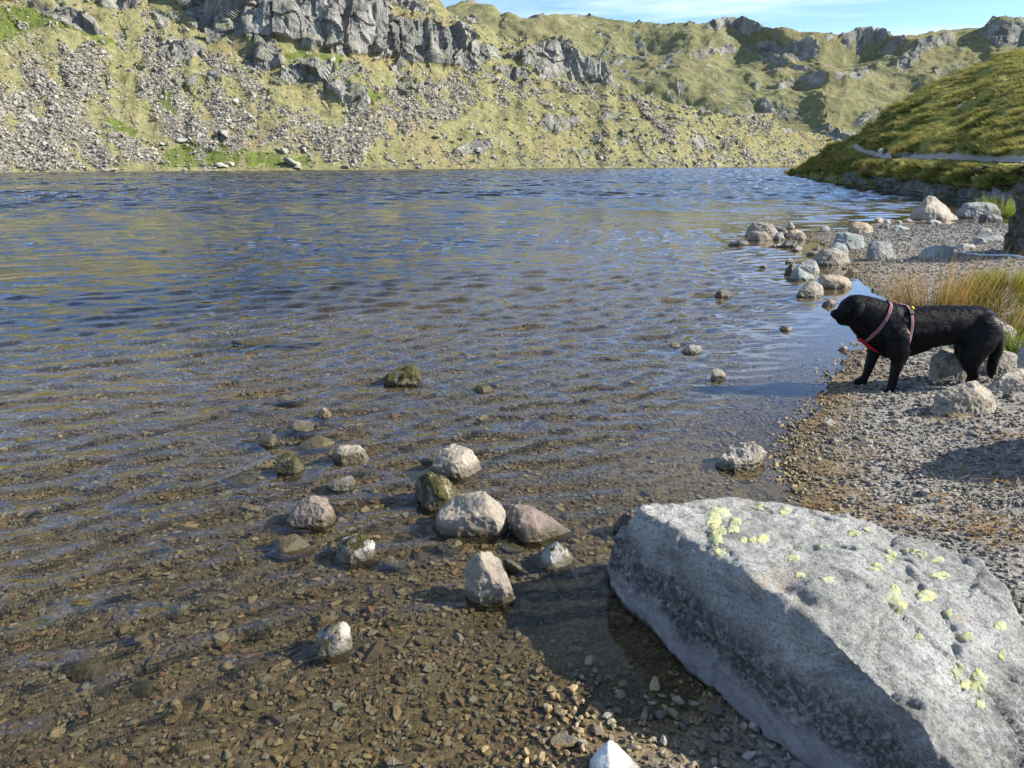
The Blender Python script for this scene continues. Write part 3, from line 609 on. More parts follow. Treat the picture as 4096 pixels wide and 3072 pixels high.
    o = link('grassy_hillside', me, mat_hill()); tag(o, 'steep tussocky green hillside with a turf bank at the water', None, None, 'structure'); return o, P, UV, foot, path, shf
hill, HP, HUV, HFOOT, HPATH, HSHF = build_hill()
def surf_at(P, UV, u, v):
    """point of a terrain grid nearest to a photo pixel"""
    c = int(np.argmin(np.abs(UV[0, :, 0] - u))); r = int(np.argmin(np.abs(UV[:, c, 1] - v))); return P[r, c]

def build_path():
    r, c = HPATH.shape; q = grid_faces(r, c); pm = HPATH.ravel()[q].mean(1); q = q[pm > 0.45]; ids, inv = np.unique(q, return_inverse=True); V = HP.reshape(-1, 3)[ids] + np.array([0, 0, 0.05])
    m = M('path_stone'); p = m.pos(); m.bsdf(m.mix(m.noise(p, 3, 6, 0.7), (0.26, 0.235, 0.20), (0.52, 0.485, 0.43)), 0.95, m.bump(m.noise(p, 6, 6, 0.7), 0.5, 0.08), 0.1)
    o = link('footpath', mesh_np('footpath', V, inv.reshape(-1, 4)), m.m); tag(o, 'pale stony footpath along the turf bank', None, None, 'structure')
build_path()

# ------------------------------------------------------------------ rocks: an outline from the photo gives width, height and lean; depth is added behind and in front
GROUND_BVH = BVHTree.FromPolygons([Vector(v) for v in get_co(ground.data)], [tuple(p.vertices) for p in ground.data.polygons])
def gz(x, y):
    h = GROUND_BVH.ray_cast(Vector((x, y, 60)), Vector((0, 0, -1)))
    return h[0].z if h[0] is not None else 0.0
def hull_mesh(pts, sub=3, seed=0, rough=0.05, sharp=0.12, fine=0.012, size=None, cuts=0):
    def hull(q):
        b = bmesh.new()
        for p in q: b.verts.new(p)
        bmesh.ops.convex_hull(b, input=b.verts[:]); return b
    gg = np.random.default_rng(seed + 4000); bm = hull(pts)
    for _ in range(cuts):                       # broken faces: slice corners off with flat planes
        n = gg.normal(size=3) * np.array([1, 1, 0.8]); n[2] = abs(n[2]) if gg.random() < 0.75 else n[2]; n /= np.linalg.norm(n)
        E = np.array([[e.verts[0].co[:], e.verts[1].co[:]] for e in bm.edges if e.link_faces]); bm.free()
        d = E @ n; top = d.max(); pl = top - (top - d.min()) * gg.uniform(0.03, 0.10)
        keep = E.reshape(-1, 3)[d.ravel() <= pl]; x = (d[:, 0] - pl) * (d[:, 1] - pl) < 0; t = ((pl - d[x, 0]) / (d[x, 1] - d[x, 0]))[:, None]
        q = np.concatenate([keep, E[x, 0] + (E[x, 1] - E[x, 0]) * t]); bm = hull(np.unique(q.round(5), axis=0))
    junk = [v for v in bm.verts if not v.link_faces]
    bmesh.ops.delete(bm, geom=junk, context='VERTS')
    bmesh.ops.dissolve_limit(bm, angle_limit=math.radians(12), verts=bm.verts, edges=bm.edges)
    bmesh.ops.triangulate(bm, faces=bm.faces)
    # even out long edges
    ext = np.ptp(np.asarray(pts), axis=0).max(); size = size or ext
    for _ in range(2):
        long = [e for e in bm.edges if e.calc_length() > ext * 0.33]
        if long: bmesh.ops.subdivide_edges(bm, edges=long, cuts=1); bmesh.ops.triangulate(bm, faces=[f for f in bm.faces if len(f.verts) > 3])
    for i in range(sub):
        bmesh.ops.subdivide_edges(bm, edges=bm.edges, cuts=1, use_grid_fill=True)
        bmesh.ops.triangulate(bm, faces=[f for f in bm.faces if len(f.verts) > 4])
        if i == 1: bmesh.ops.smooth_vert(bm, verts=bm.verts, factor=0.10, use_axis_x=True, use_axis_y=True, use_axis_z=True)
        if i == 0: bmesh.ops.smooth_vert(bm, verts=bm.verts, factor=sharp, use_axis_x=True, use_axis_y=True, use_axis_z=True)
    bmesh.ops.recalc_face_normals(bm, faces=bm.faces)
    me = bpy.data.meshes.new('rock'); bm.to_mesh(me); bm.free()
    V = get_co(me); N = get_no(me); q = V / size
    d = fbm(q * 3.1 + seed * 7.7, 3, seed) * rough + fbm(q * 8 + seed * 3.1, 3, seed + 3, 0.55, True) * rough * 0.35 + fbm(q * 26, 3, seed + 9) * fine
    set_co(me, V + N * (d * size)[:, None]); smooth_all(me); return me
RIM = 'rocks standing in the shallows'; BCH = 'rocks on the shingle beach'; CL = 'rocks clustered at the far end of the beach'
def place_rock(name, pxs, mat, label, cat='rock', group=None, z0=None, depth=0.8, sub=3, seed=0, rough=0.035, sharp=0.12, sink=0.10, parent=None, lift=0.0, cuts=8):
    """pxs: outline in 1024-px photo pixels, any order round the rock"""
    pxs = np.asarray(pxs, float); u0, v0 = pxs.min(0); u1, v1 = pxs.max(0); um = (u0 + u1) / 2
    w_px = u1 - u0
    b = on_z(um, v1, 0.0 if z0 is None else z0)
    if z0 is None:
        for _ in range(5): b = on_z(um, v1, max(-0.022 if group == RIM else 0.0, gz(b[0], b[1])))
    dep_b = (b - CAM) @ _f; w_m = w_px / F * dep_b
    back = depth * w_m * 0.5
    dep = dep_b + back * 0.62
    vc = (v0 + v1) / 2; c = at_depth(um, vc, dep)
    vd = ray(um, vc); vd = vd / np.linalg.norm(vd)
    hv = np.array([vd[0], vd[1], 0]); hv /= np.linalg.norm(hv)
    O = at_depth(pxs[:, 0], pxs[:, 1], dep); cc = O.mean(0)
    if cuts: O = cc + (O - cc) * 1.07
    g = np.random.default_rng(seed + 100); pts = [*O]
    hh = (v1 - v0) / F * dep
    for s, k in ((0.82, 0.55), (0.50, 0.92)):
        for sg in (-1, 1):
            J = cc + (O - cc) * (s + g.uniform(-0.06, 0.06, (len(O), 1))) + hv * (sg * k * back) * g.uniform(0.75, 1.15, (len(O), 1))
            pts += [*J]
    pts = np.array(pts)
    # the buried foot: the lower half carries on down into the bed
    low = pts[pts[:, 2] < np.median(pts[:, 2])].copy(); low[:, 2] = min(b[2], pts[:, 2].min()) - sink - 0.12 * hh; low[:, :2] = cc[:2] + (low[:, :2] - cc[:2]) * 1.22
    pts = np.concatenate([pts, low])
    me = hull_mesh(pts, sub, seed, rough, sharp, cuts=cuts)
    o = link(name, me, mat, parent)
    set_origin(o, (cc[0], cc[1], b[2] - sink * 0.5))
    o.location.z += lift
    if label: tag(o, label, cat, group)
    return o

RIM = 'rocks standing in the shallows'; BCH = 'rocks on the shingle beach'; CL = 'rocks clustered at the far end of the beach'
ROCKS = [
 # --- rocks in the shallows, middle of the photo
 ('c7', [(940,160),(965,120),(1060,125),(1120,100),(1160,125),(1172,190),(1110,215),(980,200)], R_MOSS, 'brown weed-draped rock standing alone far out in the shallows', dict(rough=.09)),
 ('c7', [(1460,235),(1500,205),(1560,212),(1590,240),(1540,260),(1480,255)], R_MOSS, 'low dark mossy rock just right of the weed-draped rock', {}),
 ('c7', [(1365,210),(1395,197),(1420,212),(1395,225)], R_DARK, 'tiny dark stone between the weed-draped rock and the mossy one', {}),
 ('c7', [(290,295),(340,265),(400,275),(455,285),(440,305),(340,318),(300,310)], R_BROWN, 'low reddish rock with a green end, awash left of centre', {}),
 ('c7', [(530,385),(575,330),(620,345),(628,380),(590,408),(545,400)], R_TAN, 'small pointed tan rock, uppermost of the left group', {}),
 ('c7', [(358,450),(385,425),(440,422),(520,440),(535,465),(500,490),(400,500),(370,480)], R_BROWN, 'flat brown rock below the small pointed tan one', dict(depth=1.0)),
 ('c7', [(150,560),(205,505),(265,490),(310,530),(300,565),(240,578)], R_DARK, 'dark wet rock at the left end of the left group', {}),
 ('c7', [(430,560),(500,525),(580,515),(640,540),(620,575),(480,590)], R_SUNK, 'flat brown slab awash behind the pale flat-topped block', dict(depth=1.2)),
 ('c7', [(640,590),(680,565),(790,568),(825,600),(838,640),(760,672),(660,675),(640,650)], R_PALE, 'pale flat-topped block with a green waterline, left of centre', dict(depth=.9)),
 ('c7', [(285,690),(310,640),(360,615),(440,630),(468,670),(430,725),(330,740)], R_MOSS, 'rounded dark rock with a mossy cap left of the flat-topped block', {}),
 ('c7', [(590,785),(640,765),(740,755),(770,765),(700,835),(680,840),(660,800)], R_GREY, 'flat grey shard with a white tip below the flat-topped block', dict(depth=.6)),
 ('c7', [(1160,660),(1240,605),(1340,560),(1420,555),(1470,590),(1500,650),(1480,690),(1330,770),(1240,765),(1150,735)], R_PALE, 'large pale tan block with a pitted top, behind the mossy mound', dict(sub=4, depth=.75)),
 ('c7', [(1070,900),(1110,780),(1200,738),(1270,745),(1350,820),(1390,870),(1340,930),(1180,950)], R_MOSS, 'moss-covered mound wedged between two large pale blocks', dict(sub=4, rough=.08)),
 ('c7', [(1245,1080),(1255,960),(1360,900),(1420,865),(1540,845),(1640,890),(1672,960),(1665,1060),(1560,1105),(1400,1120)], R_PALE, 'biggest pale block in the shallows, grey front with a flat top', dict(sub=4, depth=.75, sharp=.06)),
 ('c7', [(1675,960),(1700,935),(1850,965),(1950,1000),(2035,1080),(2000,1130),(1880,1145),(1780,1100)], R_BROWN, 'long brown wedge sloping down right of the biggest pale block', dict(sharp=.06)),
 ('c7', [(350,990),(400,910),(500,870),(620,880),(640,920),(610,1010),(540,1070),(400,1040)], R_BROWN, 'brown tilted block with a pale ridge, above a sunken olive rock', dict(sub=4, sharp=.06)),
 ('c7', [(240,1130),(290,1075),(420,1060),(500,1110),(520,1160),(420,1220),(300,1210)], R_SUNK, 'sunken olive rock awash in front of the brown tilted block', dict(lift=-0.035)),
 ('c7', [(640,1190),(680,1130),(800,1088),(870,1100),(880,1150),(820,1220),(700,1275),(650,1250)], R_MOSSY, 'white-topped mossy rock between the brown block and the biggest pale one', dict(sub=4)),
 ('c7', [(905,1245),(940,1220),(1040,1250),(1060,1290),(1000,1298),(915,1285)], R_BROWN, 'small brown wet stone right of the white-topped mossy rock', {}),
 ('c7', [(1250,1140),(1290,1108),(1370,1110),(1415,1150),(1400,1195),(1290,1205),(1250,1180)], R_SUNK, 'rounded wet stone awash in front of the biggest pale block', dict(lift=-0.01)),
 ('c7', [(1430,1290),(1530,1152),(1620,1220),(1700,1300),(1705,1380),(1640,1460),(1500,1530),(1455,1480)], R_PALE, 'tall pale pyramid-shaped rock standing in clear shallows', dict(sub=4, depth=.7, sharp=.06)),
 ('c7', [(1640,1210),(1690,1230),(1790,1320),(1780,1335),(1700,1290)], R_DARK, 'thin dark slab leaning behind the pyramid-shaped rock', dict(depth=.4)),
 ('c7', [(1780,1270),(1900,1150),(1980,1145),(2050,1200),(2040,1250),(1940,1300),(1820,1310)], R_LICHEN, 'pale-topped wedge half in the shadow of the big boulder', dict(sharp=.06)),
 ('c8', [(1140,560),(1180,490),(1220,465),(1300,460),(1305,510),(1240,560),(1165,595),(1140,585)], R_LICHEN, 'white-capped stone alone in the near pebbly shallows', dict(sub=4)),
 ('d', [(485,745),(500,722),(600,725),(690,735),(640,742),(540,750)], R_DARK, 'long low dark slab awash farthest out on the left', dict(depth=.35, lift=-0.035)),
 ('d', [(1437,748),(1450,740),(1468,742),(1470,752),(1445,755)], R_TAN, 'small tan stone beside a grey one out in the lake', {}),
 ('d', [(1473,758),(1490,745),(1515,748),(1520,760),(1495,768)], R_GREY, 'small grey stone beside a tan one out in the lake', {}),
 ('d', [(1535,820),(1540,800),(1555,795),(1567,803),(1565,825),(1545,828)], R_PALE, 'small upright square stone in the water left of the dog', {}),
 ('d', [(1368,742),(1374,735),(1385,737),(1387,744)], R_DARK, 'tiny dark stone left of the small tan and grey stones', {}),
 ('d', [(1550,1000),(1570,970),(1610,955),(1645,970),(1650,1005),(1610,1022),(1560,1018)], R_SPECK, 'rough speckled rock at the water edge above the big boulder', dict(sub=4, rough=.08)),
 ('d', [(1333,1165),(1340,1110),(1365,1097),(1395,1105),(1390,1160)], R_DARK, 'dark holed rock peeping out behind the left end of the big boulder', dict(rough=.12)),
 ('bb', [(285,900),(300,810),(430,697),(540,770),(560,810),(650,860),(640,960),(300,960)], R_WHITE, 'angular white stone cut by the bottom edge of the photo', dict(sharp=.06, rough=.02, depth=.7, cuts=0)),
 # --- far cluster
 ('b4', [(430,400),(500,260),(600,230),(730,240),(800,260),(890,370),(860,430),(780,440),(500,430)], R_SPECK, 'largest dark-pitted rock of the outer cluster in the lake', dict(sub=4)),
 ('b4', [(500,400),(510,345),(640,360),(720,355),(785,440),(770,470),(650,490),(530,490)], R_BROWN, 'brown saddle-backed rock in front of the dark-pitted one', {}),
 ('b4', [(225,520),(380,465),(460,480),(500,520),(440,555),(300,545)], R_DARK, 'low dark wet rock, leftmost of the outer cluster', {}),
 ('b4', [(830,290),(960,310),(1030,350),(950,365),(860,340)], R_DARK, 'dark flat rock right behind the largest dark-pitted rock', dict(depth=.5)),
 ('b4', [(1010,300),(1070,230),(1125,245),(1120,320),(1050,335)], R_PALE, 'small upright pointed rock at the back of the outer cluster', {}),
 ('b4', [(825,465),(870,390),(930,370),(985,460),(900,480)], R_GREY, 'small grey triangular rock in the middle of the outer cluster', {}),
 ('b4', [(920,375),(1000,355),(1050,390),(980,440)], R_BROWN, 'brown rock tucked behind the grey triangular one', {}),
 ('b4', [(1000,430),(1050,355),(1150,335),(1240,375),(1200,420),(1100,450)], R_TAN, 'tan rounded rock on the right of the outer cluster', {}),
 ('b4', [(1130,430),(1160,375),(1250,380),(1270,430),(1200,480),(1140,470)], R_PALE, 'pale rounded rock at the tip of the shingle spit', {}),
 ('b4', [(1150,335),(1190,315),(1225,345),(1230,375),(1180,365)], R_PALE, 'small pale rock peeping behind the tan rounded one', {}),
 ('b4', [(940,540),(970,490),(1060,505),(1130,490),(1140,540),(1040,580),(960,575)], R_DARK, 'knobbly black wet rock off the spit tip', dict(rough=.1)),
 ('b4', [(740,570),(800,555),(900,525),(940,540),(930,565),(800,575)], R_LICHEN, 'thin flat pale stone left of the knobbly black rock', dict(depth=.5)),
 ('b4', [(1080,600),(1160,550),(1230,590),(1200,625),(1110,630)], R_SPECK, 'small speckled stone in front of the knobbly black rock', {}),
 ('b4', [(1450,340),(1490,295),(1560,280),(1600,330),(1570,365),(1480,370)], R_GREY, 'lone grey stone in the water behind the shingle spit', {}),
 ('b4', [(1850,360),(1890,250),(1990,225),(2100,240),(2175,300),(2160,370),(1990,390),(1900,385)], R_TAN, 'cream blocky rock at the back of the shingle spit', dict(sub=4)),
 ('b4', [(1675,470),(1690,400),(1750,360),(1900,385),(2050,430),(2060,500),(1960,590),(1860,610),(1750,540)], R_GREEN, 'greenish slate boulder with a sloping top on the spit', dict(sub=4, sharp=.06)),
 ('b4', [(1590,570),(1680,515),(1780,515),(1840,570),(1860,640),(1830,700),(1650,600)], R_GREEN, 'pale greenish rock behind the cracked cream one', {}),
 ('b4', [(1340,700),(1420,640),(1560,590),(1700,585),(1820,640),(1850,720),(1780,790),(1640,830),(1480,820),(1400,770)], R_SPECK, 'cracked cream rock with dark pits at the inlet', dict(sub=4)),
 ('b4', [(1280,660),(1330,630),(1450,620),(1380,690)], R_BROWN, 'flat brown stone left of the cracked cream rock', dict(depth=.5)),
 ('b4', [(1350,610),(1440,555),(1490,610)], R_DARK, 'small black pointed stone above the flat brown one', {}),
 ('b4', [(1000,760),(1040,710),(1095,750),(1080,790)], R_SPECK, 'small knob of rock behind the round grey rock', {}),
 ('b4', [(985,930),(1010,840),(1090,780),(1140,800),(1150,950),(1060,960)], R_DARK, 'dark lump left of the round grey rock', {}),
 ('b4', [(1130,830),(1200,770),(1350,730),(1430,800),(1475,900),(1440,945),(1300,930),(1150,900)], R_GREY, 'round grey rock above the greenish wedge', dict(sub=4, sharp=.22)),
 ('b4', [(1065,980),(1090,880),(1170,865),(1400,985),(1380,1010),(1200,1025),(1080,1020)], R_GREEN, 'greenish wedge in front of the round grey rock', dict(sharp=.06)),
 ('b4', [(1410,1010),(1430,955),(1740,945),(1800,970),(1900,1060),(1920,1110),(1850,1140),(1600,1120),(1480,1060)], R_TAN, 'long peach slab with a mossy tip in the inlet', dict(sub=4, sharp=.06, depth=.6)),
 ('b4', [(1115,1220),(1180,1120),(1300,1050),(1400,1045),(1490,1100),(1510,1160),(1420,1230),(1300,1250),(1130,1250)], R_SPECK, 'oval speckled rock in the water above the dog head', dict(sub=4, sharp=.22)),
 ('b4', [(1490,1340),(1600,1275),(1680,1320),(1660,1375),(1540,1380)], R_BROWN, 'small rounded stone just left of the dog head', dict(sharp=.22)),
 ('b4', [(40,1190),(80,1140),(150,1145),(220,1180),(300,1210),(280,1250),(150,1245),(60,1230)], R_DARK, 'low black rock alone in open water left of the oval rock', {}),
 ('b4', [(600,690),(680,665),(740,680),(700,695)], R_DARK, 'brown sliver of rock awash below the outer cluster', {}),
 ('b4', [(640,840),(720,805),(760,840),(720,855)], R_GREY, 'tiny grey stone in open water left of the dark lump', {}),
 ('b4', [(615,880),(680,865),(720,880),(660,890)], R_DARK, 'tiny dark stone just below the tiny grey one', {}),
 ('b4', [(1760,850),(1830,835),(1850,865),(1790,875)], R_DARK, 'small dark stone at the inlet mouth right of the cracked rock', {}),
 # --- upper beach
 ('c4', [(1155,520),(1160,440),(1200,415),(1300,430),(1340,490),(1320,535),(1220,545)], R_GREY, 'blocky grey boulder standing on open shingle', dict(sub=4)),
 ('c4', [(1410,240),(1480,160),(1545,112),(1600,115),(1640,170),(1740,250),(1740,275),(1600,250),(1450,255)], R_PALE, 'big cone-shaped boulder at the far end of the beach', dict(sub=4, rough=.03, sharp=.2)),
 ('c4', [(1750,220),(1790,160),(1860,150),(1990,160),(2040,200),(1960,260),(1840,250)], R_GREY, 'broad grey boulder half shaded, right of the cone-shaped one', dict(sub=4)),
 ('c4', [(1910,250),(1920,235),(2000,230),(2060,260),(2040,290),(1920,280)], R_DARK, 'dark squarish rock in shade below the green tuft', {}),
 ('c4', [(1490,525),(1540,470),(1600,450),(1640,435),(1720,460),(1725,510),(1690,530),(1600,530),(1520,535)], R_GREEN, 'whale-backed pale rock at the end of the rope', dict(sub=4)),
 ('c4', [(1310,345),(1340,310),(1400,320),(1440,340),(1400,350)], R_GREEN, 'flat grey-green stone on the back of the spit', {}),
 ('c4', [(1180,290),(1200,260),(1240,255),(1250,285),(1200,295)], R_TAN, 'small orange-tan stone at the rear waterline', {}),
 ('c4', [(1200,330),(1230,300),(1290,300),(1300,330)], R_DARK, 'dark low stone below the small orange-tan one', {}),
 ('c4', [(1250,295),(1270,270),(1300,275),(1300,300)], R_GREY, 'small grey stone right of the orange-tan one', {}),
 ('c4', [(1320,290),(1350,270),(1380,285),(1370,300)], R_SPECK, 'small speckled stone at the rear waterline', {}),
 ('c4', [(1380,275),(1420,262),(1450,275),(1430,295),(1390,295)], R_PALE, 'small pale stone at the left foot of the cone-shaped boulder', {}),
 ('c4', [(1540,290),(1580,270),(1640,280),(1650,295),(1560,300)], R_GREY, 'flat grey stone in front of the cone-shaped boulder', {}),
 ('c4', [(1630,260),(1650,250),(1690,255),(1690,280),(1640,280)], R_TAN, 'small cream block in front of the cone-shaped boulder', {}),
 ('c4', [(1750,450),(1800,430),(1860,440),(1880,460),(1780,465)], R_GREY, 'low grey stone in shade above the rope', {}),
 ('c4', [(1850,420),(1870,398),(1990,395),(2060,380),(2080,400),(1990,420),(1880,432)], R_GREY, 'long low slab in shade with a pale flat top', dict(depth=.5)),
 ('c4', [(1880,350),(1930,325),(2000,330),(2000,350),(1900,360)], R_GREY, 'low rounded stone sunk in shaded shingle', {}),
 ('c4', [(1170,745),(1190,735),(1220,740),(1215,755),(1180,758)], R_DARK, 'small dark stone in the inlet behind the dog head', {}),
 # --- around the dog
 ('c5', [(1280,850),(1330,740),(1440,685),(1560,690),(1620,800),(1700,960),(1640,1050),(1450,1060),(1320,980)], R_SPECK, 'large lichen-blotched boulder behind the dog belly and hind legs', dict(sub=4, depth=.6)),
 ('c5', [(1330,1280),(1400,1130),(1500,1090),(1720,1055),(1850,1080),(1940,1170),(1955,1240),(1920,1330),(1700,1380),(1500,1390),(1400,1360)], R_SPECK, 'rounded speckled boulder in front of the dog hind feet', dict(sub=4, sharp=.2, depth=.7)),
 ('c5', [(1860,1080),(1880,1000),(2050,930),(2212,920),(2330,960),(2330,1120),(2150,1165),(1960,1150)], R_SPECK, 'long speckled boulder at the right edge behind the rounded one', dict(sub=4, depth=.5)),
 ('c5', [(1830,900),(1900,720),(1990,720),(2130,800),(2130,920),(2000,980),(1860,960)], R_SPECK, 'rough boulder right behind the dog tail', dict(sub=4)),
 ('c5', [(1930,470),(2060,480),(2130,560),(2110,640),(2020,710),(1940,680)], R_LICHEN, 'pale flat-faced rock under the grass behind the dog rump', {}),
 ('c5', [(2110,800),(2150,730),(2212,680),(2320,700),(2320,900),(2150,920)], R_GREY, 'grey boulder at the right edge of the photo above the long one', {}),
 ('c5', [(380,730),(410,705),(450,700),(490,740),(430,750)], R_SPECK, 'small pale stone in the wash under the dog chest', {}),
 ('c5', [(560,850),(620,835),(690,880),(640,900)], R_PALE, 'small pale stone just ahead of the dog front paws', {}),
 ('c6', [(390,430),(430,405),(520,390),(575,430),(490,465)], R_GREY, 'flat stone at the waterline below the dog', {}),
 ('c6', [(700,550),(730,538),(780,548),(820,578),(740,582)], R_DARK, 'smooth dark cobble on the middle of the shingle', {}),
 ('c6', [(150,525),(210,495),(245,530),(200,550)], R_SPECK, 'small pale cobble in the shallow edge right of the speckled rock', {}),
 ('c6', [(1770,440),(1790,395),(1840,400),(1845,460),(1790,482)], R_BROWN, 'upright brown cobble below the rounded speckled boulder', {}),
]
SUNK = [('c7', [(440,720),(540,700),(570,740),(540,760),(460,755)]), ('c7', [(0,800),(90,760),(180,765),(150,800),(40,850)]), ('c7', [(340,790),(450,750),(570,760),(540,820),(420,830)]), ('c7', [(80,400),(160,375),(230,390),(210,420),(100,425)]),
        ('c7', [(560,470),(640,445),(720,460),(680,490),(590,495)]), ('c8', [(245,650),(300,610),(380,605),(395,650),(330,700),(250,690)]), ('c8', [(480,725),(560,680),(580,710),(520,748)]), ('c8', [(600,455),(660,430),(690,455),(620,470)]), ('c8', [(1020,885),(1050,850),(1100,855),(1090,892)]),
        ('c8', [(615,950),(660,910),(685,925),(680,960),(640,965)]), ('c7', [(1630,1180),(1700,1160),(1775,1210),(1740,1240),(1660,1225)]), ('c7', [(1100,1240),(1150,1215),(1215,1240),(1190,1280),(1120,1275)]), ('c7', [(1020,1330),(1070,1310),(1100,1345),(1050,1365)]),
        ('c8', [(700,410),(740,390),(770,400),(750,420)]), ('c8', [(1900,665),(1920,645),(1950,650),(1940,680)]), ('c8', [(520,330),(560,310),(600,325),(560,345)]), ('c8', [(140,480),(190,460),(230,480),(180,500)]), ('c8', [(900,500),(960,480),(1000,510),(940,530)])]
for i, (crop, pts, mat, label, kw) in enumerate(ROCKS):
    kw = dict(kw); grp = RIM if i < 31 else CL if i < 64 else BCH
    place_rock('rock', px(crop, pts), mat, label, 'rock', grp, seed=i * 3 + 1, **kw)
for i, (crop, pts) in enumerate(SUNK):
    p = px(crop, pts); b = on_z(p[:, 0].mean(), p[:, 1].max(), 0.0)
    for _ in range(6): b = on_z(p[:, 0].mean(), p[:, 1].max(), gz(b[0], b[1]))
    place_rock('sunken_stone', p, R_SUNK, None, z0=b[2], depth=1.0, seed=500 + i, sub=3, sink=0.02, parent=ground)

# ------------------------------------------------------------------ the big lichened boulder
def mat_boulder():
    m = M('lichened_boulder'); v = m.obj(); z = m.sep(m.pos())[2]
    n1 = m.noise(v, 3.0, 8, 0.62, 0.5); st = m.mapping(v, (1.0, 1.0, 2.2), (0.3, 0.2, 0.6))
    c = m.ramp(n1, [(0.28, (0.22, 0.22, 0.20)), (0.45, (0.35, 0.35, 0.325)), (0.6, (0.47, 0.47, 0.44)), (0.75, (0.58, 0.575, 0.54))])
    c = m.mix(m.ramp(m.noise(st, 80, 6, 0.8, 0.3), [(0.50, 0), (0.57, 0.62)]), c, (0.085, 0.088, 0.08))
    c = m.mix(m.ramp(m.noise(v, 120, 4, 0.75), [(0.58, 0), (0.68, 0.8)]), c, (0.62, 0.63, 0.60))
    c = m.mix(m.ramp(m.noise(st, 5.5, 7, 0.72, 0.8), [(0.50, 0), (0.64, 0.68)]), c, (0.125, 0.128, 0.115))
    c = m.mix(m.ramp(m.noise(v, 7.5, 6, 0.7, 0.6), [(0.60, 0), (0.70, 0.55)]), c, (0.45, 0.31, 0.18))
    c = m.mix(m.ramp(m.noise(m.mapping(v, loc=(3.3, 1.2, 0.4)), 13, 5, 0.7, 0.4), [(0.62, 0), (0.68, 0.55)]), c, (0.42, 0.43, 0.27))
    # tide marks of old water levels: black lichen band, scoured pale band, algae at the waterline
    zz = m.math('ADD', z, m.math('MULTIPLY_ADD', m.noise(v, 6, 6, 0.7), 0.16, -0.08))
    blk = m.ramp(zz, [(0.085, 0), (0.125, 1), (0.20, 0.9), (0.27, 0)])
    c = m.mix(m.math('MULTIPLY', blk, m.ramp(m.noise(v, 55, 5, 0.75), [(0.38, 0.15), (0.54, 0.85)])), c, (0.030, 0.028, 0.027))
    scour = m.ramp(zz, [(0.0, 0), (0.03, 1), (0.08, 0.9), (0.115, 0)])
    c = m.mix(m.math('MULTIPLY', scour, 0.7), c, m.mix(m.noise(v, 50, 5, 0.7), (0.16, 0.15, 0.155), (0.36, 0.34, 0.35)))
    alg = m.ramp(m.math('ADD', z, m.math('MULTIPLY_ADD', m.noise(v, 14, 4), 0.03, -0.015)), [(0.012, 1), (0.028, 0)])
    c = m.mix(m.math('MULTIPLY', alg, 0.85), c, (0.04, 0.037, 0.014))
    h = m.math('ADD', m.noise(st, 22, 10, 0.72, 0.3), m.math('MULTIPLY', m.noise(v, 110, 4, 0.7), 0.3))
    m.bsdf(c, 0.9, m.bump(h, 0.8, 0.034), 0.2)
    return m.m
